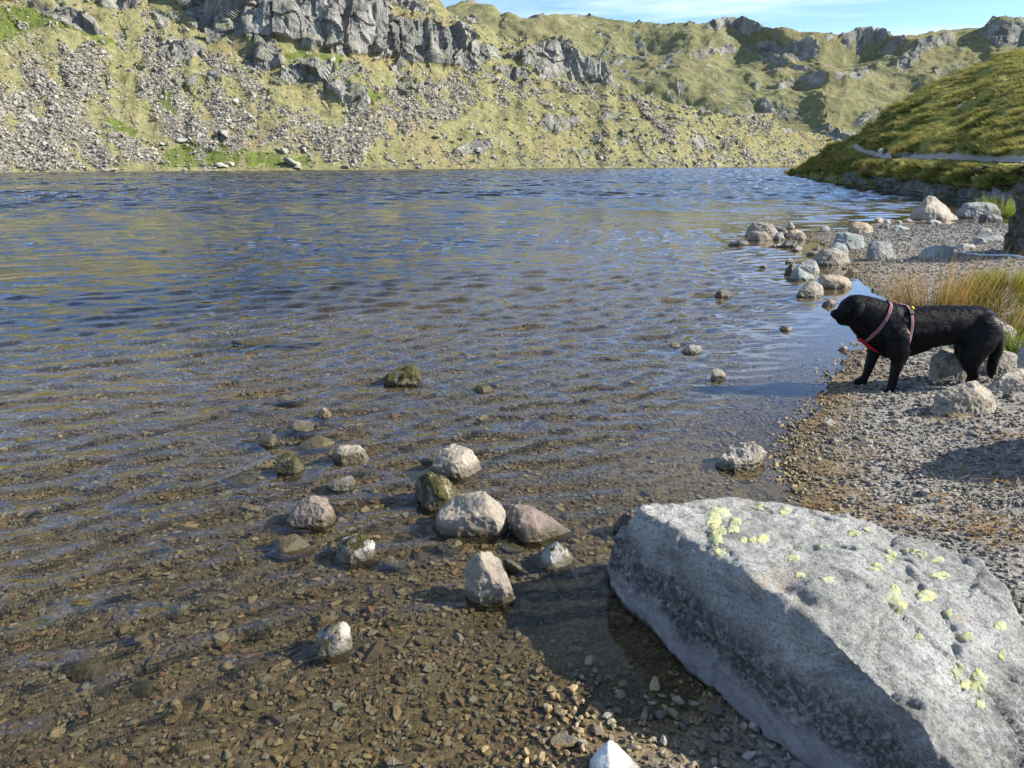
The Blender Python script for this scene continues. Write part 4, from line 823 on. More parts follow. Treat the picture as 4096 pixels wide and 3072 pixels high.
def build_boulder():
    P = []
    def add(crop, lst):
        for x, y, z in lst: P.append(on_z(*px(crop, [(x, y)])[0], z))
    # base along the visible left foot, the shoulder ridge, the top silhouette and the hidden back
    add('d', [(1326, 1272, -.12), (1326, 1272, 0.0), (1450, 1395, -.12), (1450, 1395, 0.02), (1560, 1490, 0.02), (1655, 1580, 0.03), (1770, 1690, 0.04), (1770, 1690, -.15), (1900, 1800, 0.05), (1900, 1800, -.15)])
    a0 = np.array([0.37, 2.27]); dl = np.array([0.385, -0.923]); inw = np.array([0.923, 0.385])
    a0 = on_z(*px('d', [(1326, 1272)])[0], 0.0)[:2]; a1 = on_z(*px('d', [(1770, 1690)])[0], 0.04)[:2]; dl = (a1 - a0) / np.linalg.norm(a1 - a0); inw = np.array([-dl[1], dl[0]]); inw = inw if inw[0] > 0 else -inw
    def ridge(x, y, off):
        lo, hi = 0.0, 0.9
        for _ in range(30):
            z = (lo + hi) / 2; q = on_z(*px('d', [(x, y)])[0], z)[:2]
            if (q - a0) @ inw > off: lo = z
            else: hi = z
        P.append(on_z(*px('d', [(x, y)])[0], z)); return z
    zr = [ridge(x, y, o) for x, y, o in [(1326, 1190, .0), (1345, 1150, .03), (1385, 1103, .07), (1480, 1235, .075), (1570, 1300, .085), (1680, 1285, .12), (1760, 1345, .12), (1860, 1450, .125), (1990, 1560, .13), (2070, 1665, .14), (2140, 1760, .15)]]
    zt = zr[7]
    add('d', [(x, y, zt * f) for x, y, f in [(1480, 1088, .86), (1600, 1078, .92), (1720, 1090, .96), (1850, 1120, .98), (1950, 1160, .99), (2050, 1190, .99), (2110, 1220, .98), (2165, 1272, .95), (2215, 1345, .90), (2245, 1450, .82), (2235, 1560, .72), (2190, 1650, .6), (2150, 1760, .5)]])
    print('boulder ridge', np.round(zr, 2))
    P = np.array(P)
    sil = P[-13:].copy(); back = sil.copy(); back[:, 0] += 0.10; back[:, 1] += 0.05; back[:, 2] *= 0.55; foot = sil.copy(); foot[:, 0] += 0.13; foot[:, 1] += 0.04; foot[:, 2] = -0.15
    P = np.concatenate([P, back, foot])
    bm = bmesh.new()
    for p in P: bm.verts.new(p)
    bmesh.ops.convex_hull(bm, input=bm.verts); bmesh.ops.delete(bm, geom=[v for v in bm.verts if not v.link_faces], context='VERTS')
    me0 = bpy.data.meshes.new('b0'); bm.to_mesh(me0); bm.free()
    me = eval_mods(me0, [('REMESH', dict(mode='VOXEL', voxel_size=0.0075)), ('SMOOTH', dict(factor=0.5, iterations=5))])
    V = get_co(me); N = get_no(me)
    bv = BVHTree.FromPolygons([Vector(v) for v in V], [tuple(p.vertices) for p in me.polygons])
    def hit(x, y):
        d = ray(*px('d', [(x, y)])[0]); h = bv.ray_cast(Vector(CAM), Vector(d).normalized()); return None if h[0] is None else np.array(h[0])
    rot = Matrix.Rotation(0.66, 3, 'Z') @ Matrix.Rotation(0.35, 3, 'Y'); B = V @ np.array(rot)
    lay = B[:, 2] * 9 + fbm(V * 3, 3, 14) * 1.3; lam_ = (lay % 1.0); disp = fbm(V * 2.2, 3, 4) * 0.035 + fbm(B * np.array([4, 7, 10]), 4, 5, 0.6, True) * 0.014 + fbm(V * 22, 4, 6, 0.65) * 0.009 + np.where(lam_ > 0.82, -0.008 * (lam_ - 0.82) / 0.18, 0) * sstep(-.1, .3, fbm(V * 2.5, 3, 15))
    disp = disp + cells(B * np.array([3.0, 5.0, 8.0]) + 0.3 * fbm(V * 3, 2, 21)[:, None], 2) * 0.009 + cells(B * np.array([8, 13, 19]), 4) * 0.0035
    for x, y, s, a in [(1640, 1290, .045, .03), (1690, 1270, .04, .03), (1735, 1300, .035, .03), (1605, 1305, .04, .02), (1820, 1430, .07, .02), (1450, 1300, .12, .02), (1930, 1160, .07, .015), (1985, 1265, .025, .010), (1900, 1600, .1, .03), (1700, 1200, .12, .018)]:
        p = hit(x, y)
        if p is not None: disp -= a * np.exp(-((V - p) ** 2).sum(1) / (s * s))
    for pl, wd, a in [([(1630, 1118), (1670, 1140), (1705, 1165), (1715, 1178)], .006, .008), ([(1480, 1180), (1530, 1190), (1580, 1200)], .008, .012), ([(2035, 1320), (2060, 1350), (2075, 1385)], .008, .012), ([(2060, 1390), (2068, 1420)], .007, .014),
                      ([(1555, 1245), (1590, 1275), (1640, 1300)], .009, .016), ([(1935, 1500), (1990, 1520)], .008, .02), ([(1880, 1180), (1960, 1215), (2000, 1240)], .007, .012), ([(1800, 1180), (1850, 1195)], .006, .01), ([(2100, 1270), (2150, 1300)], .007, .012), ([(1750, 1105), (1820, 1135)], .006, .01), ([(1960, 1230), (1990, 1262), (1975, 1285)], .008, .010)]:
        h = [hit(*q) for q in pl]
        for p0, p1 in zip(h[:-1], h[1:]):
            if p0 is None or p1 is None: continue
            ab = p1 - p0; t = np.clip(((V - p0) @ ab) / (ab @ ab), 0, 1); dd = np.linalg.norm(V - p0 - t[:, None] * ab, axis=1)
            disp -= a * np.exp(-(dd / wd) ** 2)
    V = V + N * disp[:, None]; set_co(me, V); smooth_all(me)
    root = bpy.data.objects.new('boulder', None); COL.objects.link(root); root.location = (float(V[:, 0].mean()), float(V[:, 1].mean()), 0.0)
    tag(root, 'huge grey boulder blotched with yellow lichen at lower right', 'boulder')
    def under(o, par, loc): o.parent = par; o.matrix_parent_inverse = Matrix.Identity(4); o.location = Vector(loc) - par.location
    body = link('stone', me, mat_boulder()); set_origin(body, root.location); under(body, root, root.location)
    bv = BVHTree.FromPolygons([Vector(v) for v in V], [tuple(p.vertices) for p in me.polygons])
    m = M('yellow_lichen'); v = m.pos()
    m.bsdf(m.mix(m.ramp(m.noise(v, 45, 5, 0.75), [(0.46, 0), (0.54, 0.85)]), m.ramp(m.noise(v, 110, 5, 0.7), [(0.3, (0.26, 0.27, 0.11)), (0.5, (0.43, 0.44, 0.18)), (0.75, (0.54, 0.55, 0.28))]), (0.27, 0.28, 0.25)), 0.95, m.bump(m.noise(v, 220, 3, 0.7), 0.7, 0.004), 0.1)
    spots = [(1552, 1108, 22, 13), (1540, 1127, 17, 11), (1548, 1145, 22, 12), (1588, 1127, 14, 9), (1582, 1142, 14, 10), (1546, 1162, 15, 15), (1555, 1192, 13, 8), (1605, 1166, 8, 6), (1625, 1165, 8, 6), (1648, 1164, 12, 11), (1695, 1103, 14, 10), (1640, 1095, 14, 7), (1845, 1152, 14, 7), (1712, 1205, 16, 7), (1728, 1243, 12, 6), (1787, 1252, 14, 7), (1893, 1225, 15, 9),
             (1923, 1200, 12, 14), (1955, 1190, 9, 6), (1975, 1193, 10, 6), (1992, 1198, 12, 7), (2025, 1210, 14, 7), (2030, 1243, 22, 8), (1975, 1150, 12, 5), (1930, 1280, 16, 16), (1942, 1305, 18, 18), (2000, 1287, 20, 12), (2048, 1325, 10, 9), (2088, 1376, 16, 10), (2070, 1450, 13, 16), (2113, 1473, 18, 26), (2085, 1478, 11, 12), (2118, 1520, 10, 13), (2160, 1352, 14, 10), (2165, 1415, 9, 13), (1985, 1375, 10, 8), (2170, 1225, 10, 8), (1770, 1180, 8, 4), (1872, 1103 + 40, 8, 4)]
    g = np.random.default_rng(12)
    for x, y, rx, ry in spots:
        n = 40; ang = np.linspace(0, 2 * math.pi, n, endpoint=False); lob = 1.08 + 0.10 * np.sin(ang * 3 + g.random() * 6) + 0.07 * np.sin(ang * 5 + g.random() * 6) + 0.11 * g.normal(0, 1, n)
        vs = []; nn = []
        for ring, f, off in ((0, 0, .002), (1, .55, .002), (2, .9, .0016), (3, 1.02, -.003)):
            pts = [(x, y)] if ring == 0 else [(x + rx * f * l * math.cos(a), y + ry * f * l * math.sin(a)) for a, l in zip(ang, lob)]
            for q in pts:
                d = Vector(ray(*px('d', [q])[0])).normalized(); h = bv.ray_cast(Vector(CAM), d)
                vs.append(None if h[0] is None else h[0] + h[1] * off)
        if any(a is None for a in vs): continue
        c0 = vs[0]
        if max((a - c0).length for a in vs) > 0.16: continue
        fs = []
        for k in range(n): fs.append((0, 1 + k, 1 + (k + 1) % n))
        for rg in (0, 1):
            for k in range(n): a = 1 + rg * n + k; b = 1 + rg * n + (k + 1) % n; fs += [(a, a + n, b + n), (a, b + n, b)]
        lm = mesh_np('lichen_patch', [tuple(a - c0) for a in vs], fs, True)
        o = link('lichen_patch', lm, m.m); under(o, root, c0)
    return root, bv
boulder, BOULDER_BVH = build_boulder()

# ------------------------------------------------------------------ scattering
LIB = bpy.data.collections.new('library')          # shapes to instance, never in the scene itself
def pebble_mesh(i, n=15, flat=0.6, sub=1):
    g = np.random.default_rng(900 + i); p = g.normal(size=(n, 3)); p /= np.linalg.norm(p, axis=1, keepdims=True); p = p * np.array([1.0, g.uniform(.62, .9), g.uniform(flat - .12, flat + .15)]) * 0.5 * g.uniform(.85, 1.05, (n, 1))
    me = hull_mesh(p, sub, 900 + i, 0.03, 0.10 if sub < 2 else 0.38, 0.0, 1.0); return me
def lib_collection(name, meshes, mat):
    c = bpy.data.collections.new(name)
    for i, me in enumerate(meshes):
        if not me.materials: me.materials.append(mat)
        o = bpy.data.objects.new('%s_%02d' % (name, i), me); c.objects.link(o)
    return c
def scatter(name, pts, rot, scl, coll, parent=None):
    me = bpy.data.meshes.new(name); me.vertices.add(len(pts)); me.vertices.foreach_set('co', np.asarray(pts, np.float32).ravel())
    a = me.attributes.new('rot', 'FLOAT_VECTOR', 'POINT'); a.data.foreach_set('vector', np.asarray(rot, np.float32).ravel())
    a = me.attributes.new('scl', 'FLOAT_VECTOR', 'POINT'); a.data.foreach_set('vector', np.asarray(scl, np.float32).ravel())
    a = me.attributes.new('pick', 'INT', 'POINT'); a.data.foreach_set('value', rng.integers(0, len(coll.objects), len(pts)).astype(np.int32))
    o = link(name, me, None, parent)
    ng = bpy.data.node_groups.new(name, 'GeometryNodeTree')
    ng.interface.new_socket('Geometry', in_out='INPUT', socket_type='NodeSocketGeometry'); ng.interface.new_socket('Geometry', in_out='OUTPUT', socket_type='NodeSocketGeometry')
    gi = ng.nodes.new('NodeGroupInput'); go = ng.nodes.new('NodeGroupOutput'); ip = ng.nodes.new('GeometryNodeInstanceOnPoints'); ci = ng.nodes.new('GeometryNodeCollectionInfo')
    ci.inputs['Collection'].default_value = coll; ci.inputs['Separate Children'].default_value = True; ci.inputs['Reset Children'].default_value = True
    def na(nm, dt):
        x = ng.nodes.new('GeometryNodeInputNamedAttribute'); x.data_type = dt; x.inputs['Name'].default_value = nm; return [s for s in x.outputs if s.enabled and s.name == 'Attribute'][0]
    er = ng.nodes.new('FunctionNodeEulerToRotation')
    ng.links.new(na('rot', 'FLOAT_VECTOR'), er.inputs[0])
    ng.links.new(gi.outputs[0], ip.inputs['Points']); ng.links.new(ci.outputs[0], ip.inputs['Instance']); ip.inputs['Pick Instance'].default_value = True
    ng.links.new(na('pick', 'INT'), ip.inputs['Instance Index']); ng.links.new(er.outputs[0], ip.inputs['Rotation']); ng.links.new(na('scl', 'FLOAT_VECTOR'), ip.inputs['Scale'])
    ng.links.new(ip.outputs[0], go.inputs[0])
    o.modifiers.new('scatter', 'NODES').node_group = ng
    return o

# ------------------------------------------------------------------ shingle and bed pebbles
PEB = [pebble_mesh(i, 16, 0.62, 2) for i in range(14)]
peb_coll = lib_collection('pebble_shape', PEB, PEBBLE)
def pebble_points():
    g = np.random.default_rng(77); R = []; 
    for r0, r1, dens, smin, sg, amax in ((1.05, 2.6, 1500, 0.0200, .36, 42), (1.05, 2.6, 1500, 0.0120, .3, 42), (2.6, 4.5, 1300, 0.0200, .36, 42), (2.6, 4.5, 1100, 0.013, .3, 42), (4.5, 8.0, 1100, 0.0195, .4, 42), (8.0, 13.0, 420, 0.0225, .42, 42), (13.0, 19.5, 330, 0.027, .4, 42)):
        n = int(dens * math.radians(2 * amax) / 2 * (r1 * r1 - r0 * r0)); r = np.sqrt(g.uniform(r0 * r0, r1 * r1, n)); a = np.radians(g.uniform(-amax, amax, n))
        if r0 >= 8: k = a > 0.12; r = r[k]; a = a[k]; n = len(r)
        s = smin * np.exp(np.abs(g.normal(0, sg, n))); R.append(np.stack([r * np.sin(a), r * np.cos(a), s], -1))
    P = np.concatenate(R); z = ground_z(P[:, :2]); land = z > 0.0
    r = np.hypot(P[:, 0], P[:, 1])
    clump = fbm(np.stack([P[:, 0] * 1.6, P[:, 1] * 1.6, P[:, 0] * 0], -1), 3, 55)
    keep = np.where(land, g.random(len(P)) < 0.85, (g.random(len(P)) < np.clip(0.9 + 0.9 * clump, 0.35, 1)) & (g.random(len(P)) < np.clip((8.2 - r) / 2.0, 0, 1)) & (z > -0.6))
    big = (~land) & (r < 6) & (g.random(len(P)) < 0.10) & (z < -0.05); P[big, 2] *= 1.5
    P[land, 2] *= 0.86
    P = P[keep]; z = z[keep]
    return P, z
PP, PZ = pebble_points()
gn = np.random.default_rng(5)
prot = np.stack([gn.normal(0, .28, len(PP)), gn.normal(0, .28, len(PP)), gn.uniform(0, 6.28, len(PP))], -1)
pscl = PP[:, 2:3] * np.stack([gn.uniform(.9, 1.35, len(PP)), gn.uniform(.8, 1.1, len(PP)), gn.uniform(.7, 1.1, len(PP))], -1)
ppos = np.stack([PP[:, 0], PP[:, 1], PZ + PP[:, 2] * 0.22], -1)
score = PP[:, 2] / np.hypot(PP[:, 0], PP[:, 1]); uu, vv = project(ppos); inside = (uu > 4) & (uu < 1020) & (vv < 764)
order = np.argsort(-(score * inside)); solo = order[:300]; rest = order[300:]
for i in solo:
    o = bpy.data.objects.new('pebble', PEB[int(gn.integers(0, len(PEB)))]); COL.objects.link(o); o.parent = ground; o.location = ppos[i]; o.rotation_euler = prot[i]; o.scale = pscl[i] * 1.1
shingle = scatter('shingle', ppos[rest], prot[rest], pscl[rest], peb_coll, ground); tag(shingle, None, None, None, 'stuff')

# ------------------------------------------------------------------ fell boulders and scree
def mat_stone(name):
    m = M(name); v = m.obj(); r = m.rnd()
    c = m.ramp(r, [(0.0, (0.20, 0.185, 0.15)), (0.5, (0.30, 0.28, 0.235)), (1.0, (0.44, 0.415, 0.355))])
    c = m.mix(m.ramp(m.noise(v, 2.5, 6, 0.7, 0, w=m.math('MULTIPLY', r, 40)), [(0.45, 0), (0.65, 0.7)]), c, (0.14, 0.135, 0.115))
    m.bsdf(c, 0.95, m.bump(m.noise(v, 4, 6, 0.7), 0.6, 0.15), 0.1); return m.m
FSTONE = mat_stone('fell_stone')
FELLROCK = [pebble_mesh(60 + i, 12, 0.62, 1) for i in range(10)]
fell_coll = lib_collection('fell_rock_shape', FELLROCK, FSTONE)
def scree_points(n):
    g = np.random.default_rng(8); w = (FSCREE ** 1.5 * (1 - FROCK) + 0.05 * (1 - FROCK)).ravel(); q = FP.reshape(-1, 3); uvf = FUV.reshape(-1, 2)
    w = w * (uvf[:, 1] > -6) * (uvf[:, 0] > -25) * (q[:, 2] > 0.2)
    up = q[:, 2]; shore = np.exp(-up / 2.0); w = w + 0.12 * shore * (q[:, 2] > 0.15) * (uvf[:, 0] > -25)
    idx = g.choice(len(q), n, p=w / w.sum()); p = q[idx] + g.normal(0, 0.35, (n, 3)) * np.array([1, 1, 0.1]); s = np.clip(0.21 * np.exp(np.abs(g.normal(0, 0.72, n))), 0.16, 1.8) * np.clip(np.hypot(p[:, 0], p[:, 1]) / 190, 0.4, 1.3)
    return p + np.array([0, 0, 0.08]) * s[:, None], s
sp, ss = scree_points(56000)
srot = np.stack([gn.normal(0, .5, len(sp)), gn.normal(0, .5, len(sp)), gn.uniform(0, 6.28, len(sp))], -1)
sscl = ss[:, None] * gn.uniform(.75, 1.3, (len(sp), 3))
o = scatter('scree', sp, srot, sscl, fell_coll, fell); tag(o, None, None, None, 'stuff')
BIG = [  # boulders of the fell that can be pointed at: pixel, width in px of the full photo, label or None
 ('c1', 975, 410, 46, 'upright pale slab high on the scree, left side'), ('c1', 930, 490, 42, 'grey block just below the upright pale slab'), ('c1', 1420, 835, 70, 'broad pale boulder crowning the green knoll'), ('c1', 1160, 850, 62, 'flat boulder on the left of the green knoll'),
 ('c1', 1465, 785, 32, 'standing grey boulder on the scree above the green knoll'), ('c1', 1400, 1030, 62, 'dark leaning slab at the shore below the green knoll'), ('c1', 1465, 1030, 40, 'pale upright boulder against the leaning shore slab'), ('c1', 1850, 1003, 105, 'broad whitish boulder near the shore right of the leaning slab'),
 ('c1', 1800, 940, 55, 'dark rounded boulder behind the broad whitish one'), ('c1', 1610, 835, 50, 'pale tilted slab at the foot of the scree'), ('c2', 435, 870, 42, 'pointed boulder below the middle scree'), ('c2', 1410, 920, 26, 'small perched boulder on the open turf'), ('c2', 1575, 690, 28, 'lone cube-shaped boulder on the turf brow'),
 ('c2', 1925, 795, 36, 'dark boulder on the right-hand turf slope'), ('c2', 215, 805, 50, 'pale green slab at the foot of the middle scree'), ('c2', 410, 40, 46, 'dark boulder perched on top of the crag'), ('c1', 280, 900, 46, 'dark sliver of rock low on the left slope')]
for c, x, y, w, lab in BIG + [(c, x, y, w, None) for c, x, y, w in [('c1', 1040, 290, 22), ('c1', 1090, 280, 30), ('c1', 1130, 380, 18), ('c1', 1115, 590, 40), ('c1', 1265, 635, 26), ('c1', 1120, 525, 30), ('c1', 2100, 370, 40), ('c1', 1880, 925, 20), ('c1', 1930, 925, 50), ('c1', 2130, 1000, 34), ('c1', 2060, 1000, 30), ('c1', 260, 965, 34), ('c1', 470, 1045, 34), ('c1', 700, 1065, 60), ('c1', 800, 980, 40), ('c1', 870, 960, 40), ('c1', 950, 990, 34), ('c1', 1030, 905, 34), ('c1', 130, 890, 30), ('c1', 1010, 870, 36), ('c1', 1260, 840, 50), ('c1', 1880, 1060, 46),
         ('c2', 1060, 735, 26), ('c2', 1190, 845, 26), ('c2', 1300, 745, 24), ('c2', 1560, 830, 34), ('c2', 1140, 600, 30), ('c2', 1770, 595, 30), ('c2', 1580, 590, 18), ('c2', 1510, 590, 18), ('c2', 1780, 630, 30), ('c2', 2010, 750, 20), ('c2', 980, 840, 30), ('c2', 920, 810, 30), ('c2', 745, 835, 32), ('c2', 700, 860, 40), ('c2', 500, 880, 26), ('c2', 440, 1005, 30), ('c2', 550, 995, 40), ('c2', 185, 1010, 44), ('c2', 80, 1000, 40), ('c2', 675, 1005, 28), ('c2', 1975, 905, 22), ('c2', 1370, 835, 26), ('c2', 1120, 780, 12), ('c2', 2090, 910, 10), ('c2', 680, 805, 30), ('c2', 860, 860, 36), ('c2', 1480, 975, 26), ('c2', 600, 965, 18), ('c2', 380, 940, 18), ('c2', 20, 1000, 40), ('c2', 130, 1040, 50), ('c2', 320, 1045, 26), ('c2', 220, 920, 44), ('c2', 180, 930, 40),
         ('c3', 225, 740, 26), ('c3', 305, 750, 16), ('c3', 680, 940, 26), ('c3', 820, 950, 22), ('c3', 640, 895, 12), ('c3', 160, 970, 20), ('c3', 600, 875, 12), ('c3', 545, 935, 14), ('c3', 405, 770, 18), ('c3', 825, 848, 16), ('c3', 920, 925, 12), ('c3', 35, 855, 10), ('c3', 490, 885, 14), ('c3', 400, 970, 40)]]:
    u, v = px(c, [(x, y)])[0]; wq = w / 4
    p = surf_at(FP, FUV, u, v + wq * 0.25); dep = (p - CAM) @ _f; s = wq / F * dep
    me = FELLROCK[int(gn.integers(0, len(FELLROCK)))]
    o = bpy.data.objects.new('fell_boulder' if lab else 'boulder', me); COL.objects.link(o); o.location = p + np.array([0, 0, 0.12 * s]); o.rotation_euler = (gn.normal(0, .25), gn.normal(0, .25), gn.uniform(0, 6.28)); o.scale = (s, s * .9, s * gn.uniform(.7, 1.0))
    if lab: tag(o, lab, 'boulder', 'boulders on the fell')
    else: o.parent = fell
g8 = np.random.default_rng(18)
for k in range(150):
    u = g8.uniform(2, 800); c = int(np.argmin(np.abs(FUV[0, :, 0] - u))); lo = FUV[0, c, 1]; v = lo - abs(g8.normal(0, 30)) - 1
    p = surf_at(FP, FUV, u, v); s = float(np.clip(0.7 * math.exp(abs(g8.normal(0, 0.5))), 0.6, 2.6)) * min(1.2, max(.45, float(np.hypot(p[0], p[1])) / 190))
    o = bpy.data.objects.new('boulder', FELLROCK[int(g8.integers(0, len(FELLROCK)))]); COL.objects.link(o); o.parent = fell; o.location = p + np.array([0, 0, 0.12 * s]); o.rotation_euler = (g8.normal(0, .3), g8.normal(0, .3), g8.uniform(0, 6.28)); o.scale = (s, s * .9, s * g8.uniform(.6, 1.0))
# stones at the foot of the turf bank
g9 = np.random.default_rng(28)
for k in range(130):
    u = g9.uniform(790, 1060); c = int(np.argmin(np.abs(HUV[0, :, 0] - u))); v = HUV[0, c, 1] - abs(g9.normal(0.5, 4.0)) * (1 if u > 850 else 0.5)
    p = surf_at(HP, HUV, u, v); wq = float(np.clip(2.6 * math.exp(g9.normal(0, 0.55)), 1.2, 9)); s = wq / F * ((p - CAM) @ _f)
    o = bpy.data.objects.new('bank_stone', FELLROCK[int(g9.integers(0, len(FELLROCK)))]); COL.objects.link(o); o.parent = hill; o.location = p + np.array([0, 0, 0.05 * s]); o.rotation_euler = (g9.normal(0, .3), g9.normal(0, .3), g9.uniform(0, 6.28)); o.scale = (s, s * .9, s * g9.uniform(.6, .95))
for x, y, w, mat, lab in [(430, 345, 46, R_PALE, 'white blotched rock at the foot of the bank'), (480, 350, 44, R_TAN, 'orange-tan rock at the foot of the bank'), (540, 340, 56, R_BROWN, 'broad brown rock right of the orange-tan bank rock'), (835, 428, 80, R_TAN, 'long pale slab lying at the water below the bank'), (800, 395, 70, R_BROWN, 'reddish pointed rock behind the long pale slab'),
                       (980, 395, 78, R_GREY, 'broad grey boulder in the bank above the water'), (60, 278, 80, R_TAN, 'flat tan rock at the very tip of the spur'), (230, 330, 50, R_TAN, 'cream stone on the shore of the spur'), (1145, 405, 60, R_GREY, 'rounded grey boulder beside the broad one in the bank'), (640, 212, 40, R_PALE, 'pale rock sticking out of the turf on the spur'), (1235, 440, 90, R_GREY, 'long grey stone at the foot of the shaded bank')]:
    q = px('g3', [(x, y)])[0]; wq = w * 976 / 2212 / 4; p = surf_at(HP, HUV, q[0], q[1] + 0.2 * wq); s = wq / F * ((p - CAM) @ _f)
    me = FELLROCK[int(g9.integers(0, len(FELLROCK)))].copy(); me.materials.clear(); me.materials.append(mat)
    o = bpy.data.objects.new('rock', me); COL.objects.link(o); o.location = p + np.array([0, 0, 0.1 * s]); o.rotation_euler = (g9.normal(0, .2), g9.normal(0, .2), g9.uniform(-.5, .5)); o.scale = (s, s * .8, s * .8); tag(o, lab, 'rock', 'rocks along the turf bank')

# ------------------------------------------------------------------ rock outcrop at the right edge, and a boulder beyond the frame whose shadow crosses the beach
place_rock('rock_outcrop', px('g2', [(1960, 800), (2010, 600), (2110, 380), (2240, 130), (2600, -80), (3300, -100), (3500, 500), (3500, 1300), (2600, 1300), (2212, 1150), (2060, 1080), (1980, 950)]), R_CRAG, 'dark mossy rock outcrop at the right edge above shaded shingle', 'outcrop', seed=71, rough=.15, sub=5, depth=.7, cuts=3)
def rock_at(name, x, y, w, d, h, mat, seed, parent=None):
    g = np.random.default_rng(seed); p = g.normal(size=(26, 3)); p /= np.linalg.norm(p, axis=1, keepdims=True); p = p * np.array([w / 2, d / 2, h]); me = hull_mesh(p, 4, seed, 0.05, 0.12)
    o = link(name, me, mat, parent); o.location = (x, y, gz(x, y) - 0.05); return o
_t = on_z(873, 459, 0.08)
rock_at('boulder', _t[0] + 1.32, _t[1] + 0.0, 0.86, 0.8, 0.86, R_SPECK, 811, ground)

# ------------------------------------------------------------------ grasses and rushes
def mat_blade(name, stops, rough=0.6, vary=False):
    m = M(name); t = m.attr('t', 'Fac'); k = m.attr('k', 'Fac')
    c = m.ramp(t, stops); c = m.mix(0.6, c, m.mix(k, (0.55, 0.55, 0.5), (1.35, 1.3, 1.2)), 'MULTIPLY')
    if vary: c = m.mix(0.7, c, m.ramp(m.rnd(), [(0.0, (0.45, 0.55, 0.35)), (0.4, (0.95, 1.0, 0.8)), (0.75, (1.35, 1.2, 0.95)), (1.0, (1.5, 1.25, 1.1))]), 'MULTIPLY')
    b = m.bsdf(c, rough, None, 0.25)
    tl = m.n('ShaderNodeBsdfTranslucent'); m.l(c, tl.inputs[0]); mx = m.n('ShaderNodeMixShader'); mx.inputs[0].default_value = 0.35; m.l(b.outputs[0], mx.inputs[1]); m.l(tl.outputs[0], mx.inputs[2]); m.l(mx.outputs[0], m.out.inputs[0])
    return m.m
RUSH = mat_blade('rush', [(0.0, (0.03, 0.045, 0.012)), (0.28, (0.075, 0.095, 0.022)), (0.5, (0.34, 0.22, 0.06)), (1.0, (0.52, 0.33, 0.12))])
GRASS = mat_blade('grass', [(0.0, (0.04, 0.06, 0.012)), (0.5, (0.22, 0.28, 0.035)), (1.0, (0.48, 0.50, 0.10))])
STRAW = mat_blade('straw', [(0.0, (0.26, 0.16, 0.05)), (1.0, (0.52, 0.35, 0.14))])
HGRASS = mat_blade('hill_grass', [(0.0, (0.13, 0.14, 0.035)), (0.5, (0.24, 0.25, 0.065)), (1.0, (0.44, 0.40, 0.15))], 0.6, True)
def blades(base, tip_dir, length, width, seed, droop=0.3, seg=3):
    """ribbons: arrays base (n,3), tip_dir (n,3), length (n), width (n)"""
    g = np.random.default_rng(seed); n = len(base); d = tip_dir / np.linalg.norm(tip_dir, axis=1, keepdims=True)
    side = np.stack([np.cos(a := g.uniform(0, 6.28, n)), np.sin(a), a * 0], -1); side -= d * (side * d).sum(1, keepdims=True); side /= np.linalg.norm(side, axis=1, keepdims=True)
    V = []; T = []; K = np.repeat(g.random(n), 2 * (seg + 1)).reshape(n, -1)
    dn = np.array([0, 0, -1.0]); lat = d * np.array([1, 1, 0])
    for s in range(seg + 1):
        f = s / seg; c = base + d * (length * f)[:, None] + (dn * 0.5 + lat * 0.8) * (droop * length * f * f)[:, None]
        w = width * (1 - 0.85 * f) * 0.5
        V += [c - side * w[:, None], c + side * w[:, None]]; T += [np.full(n, f)] * 2
    V = np.stack(V, 1); T = np.stack(T, 1); k = 2 * (seg + 1); i0 = (np.arange(n) * k)[:, None]
    Fq = np.concatenate([np.stack([i0[:, 0] + 2 * s, i0[:, 0] + 2 * s + 1, i0[:, 0] + 2 * s + 3, i0[:, 0] + 2 * s + 2], -1) for s in range(seg)])
    return mesh_np('blades', V.reshape(-1, 3), Fq, True, {'t': T.ravel(), 'k': K.ravel()})
def clump(name, x, y, n, rad, length, spread, mat, label, cat, seed, lean=(0, 0), width=0.005, droop=0.25, dome=0.0, group=None, z=None):
    g = np.random.default_rng(seed); a = g.uniform(0, 6.28, n); r = rad * np.sqrt(g.random(n)); b = np.stack([r * np.cos(a), r * np.sin(a), 0 * r], -1)
    b[:, 2] = dome * (1 - (r / rad) ** 2)
    zz = np.array([gz(x + p[0], y + p[1]) for p in b]) - 0.02 if z is None else np.full(n, z); z0 = zz.mean(); b[:, 2] += zz - z0
    d = np.stack([np.cos(a) * spread * (0.3 + r / rad) + g.normal(0, .13, n) + lean[0], np.sin(a) * spread * (0.3 + r / rad) + g.normal(0, .13, n) + lean[1], np.ones(n)], -1)
    L = length * g.uniform(0.45, 1.08, n) ** 0.8
    me = blades(b, d, L, np.full(n, width) * g.uniform(.7, 1.3, n), seed, droop)
    o = link(name, me, mat); o.location = (x, y, z0); tag(o, label, cat, group); return o
def gpt(crop, x, y, z=0.15):
    q = px(crop, [(x, y)])[0]; b = on_z(*q, z)
    for _ in range(5): b = on_z(*q, gz(b[0], b[1]))
    return b
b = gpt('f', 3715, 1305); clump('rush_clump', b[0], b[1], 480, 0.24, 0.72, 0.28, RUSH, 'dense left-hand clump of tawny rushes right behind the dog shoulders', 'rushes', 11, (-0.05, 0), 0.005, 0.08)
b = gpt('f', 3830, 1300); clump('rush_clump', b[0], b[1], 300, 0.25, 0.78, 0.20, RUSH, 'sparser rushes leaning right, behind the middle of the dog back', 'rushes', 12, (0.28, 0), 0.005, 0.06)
b = gpt('f', 3960, 1345); clump('rush_clump', b[0], b[1], 260, 0.34, 0.55, 0.25, RUSH, 'short brown rushes above the dog rump beside the green tussock', 'rushes', 13, (0.05, 0), 0.0045, 0.08)
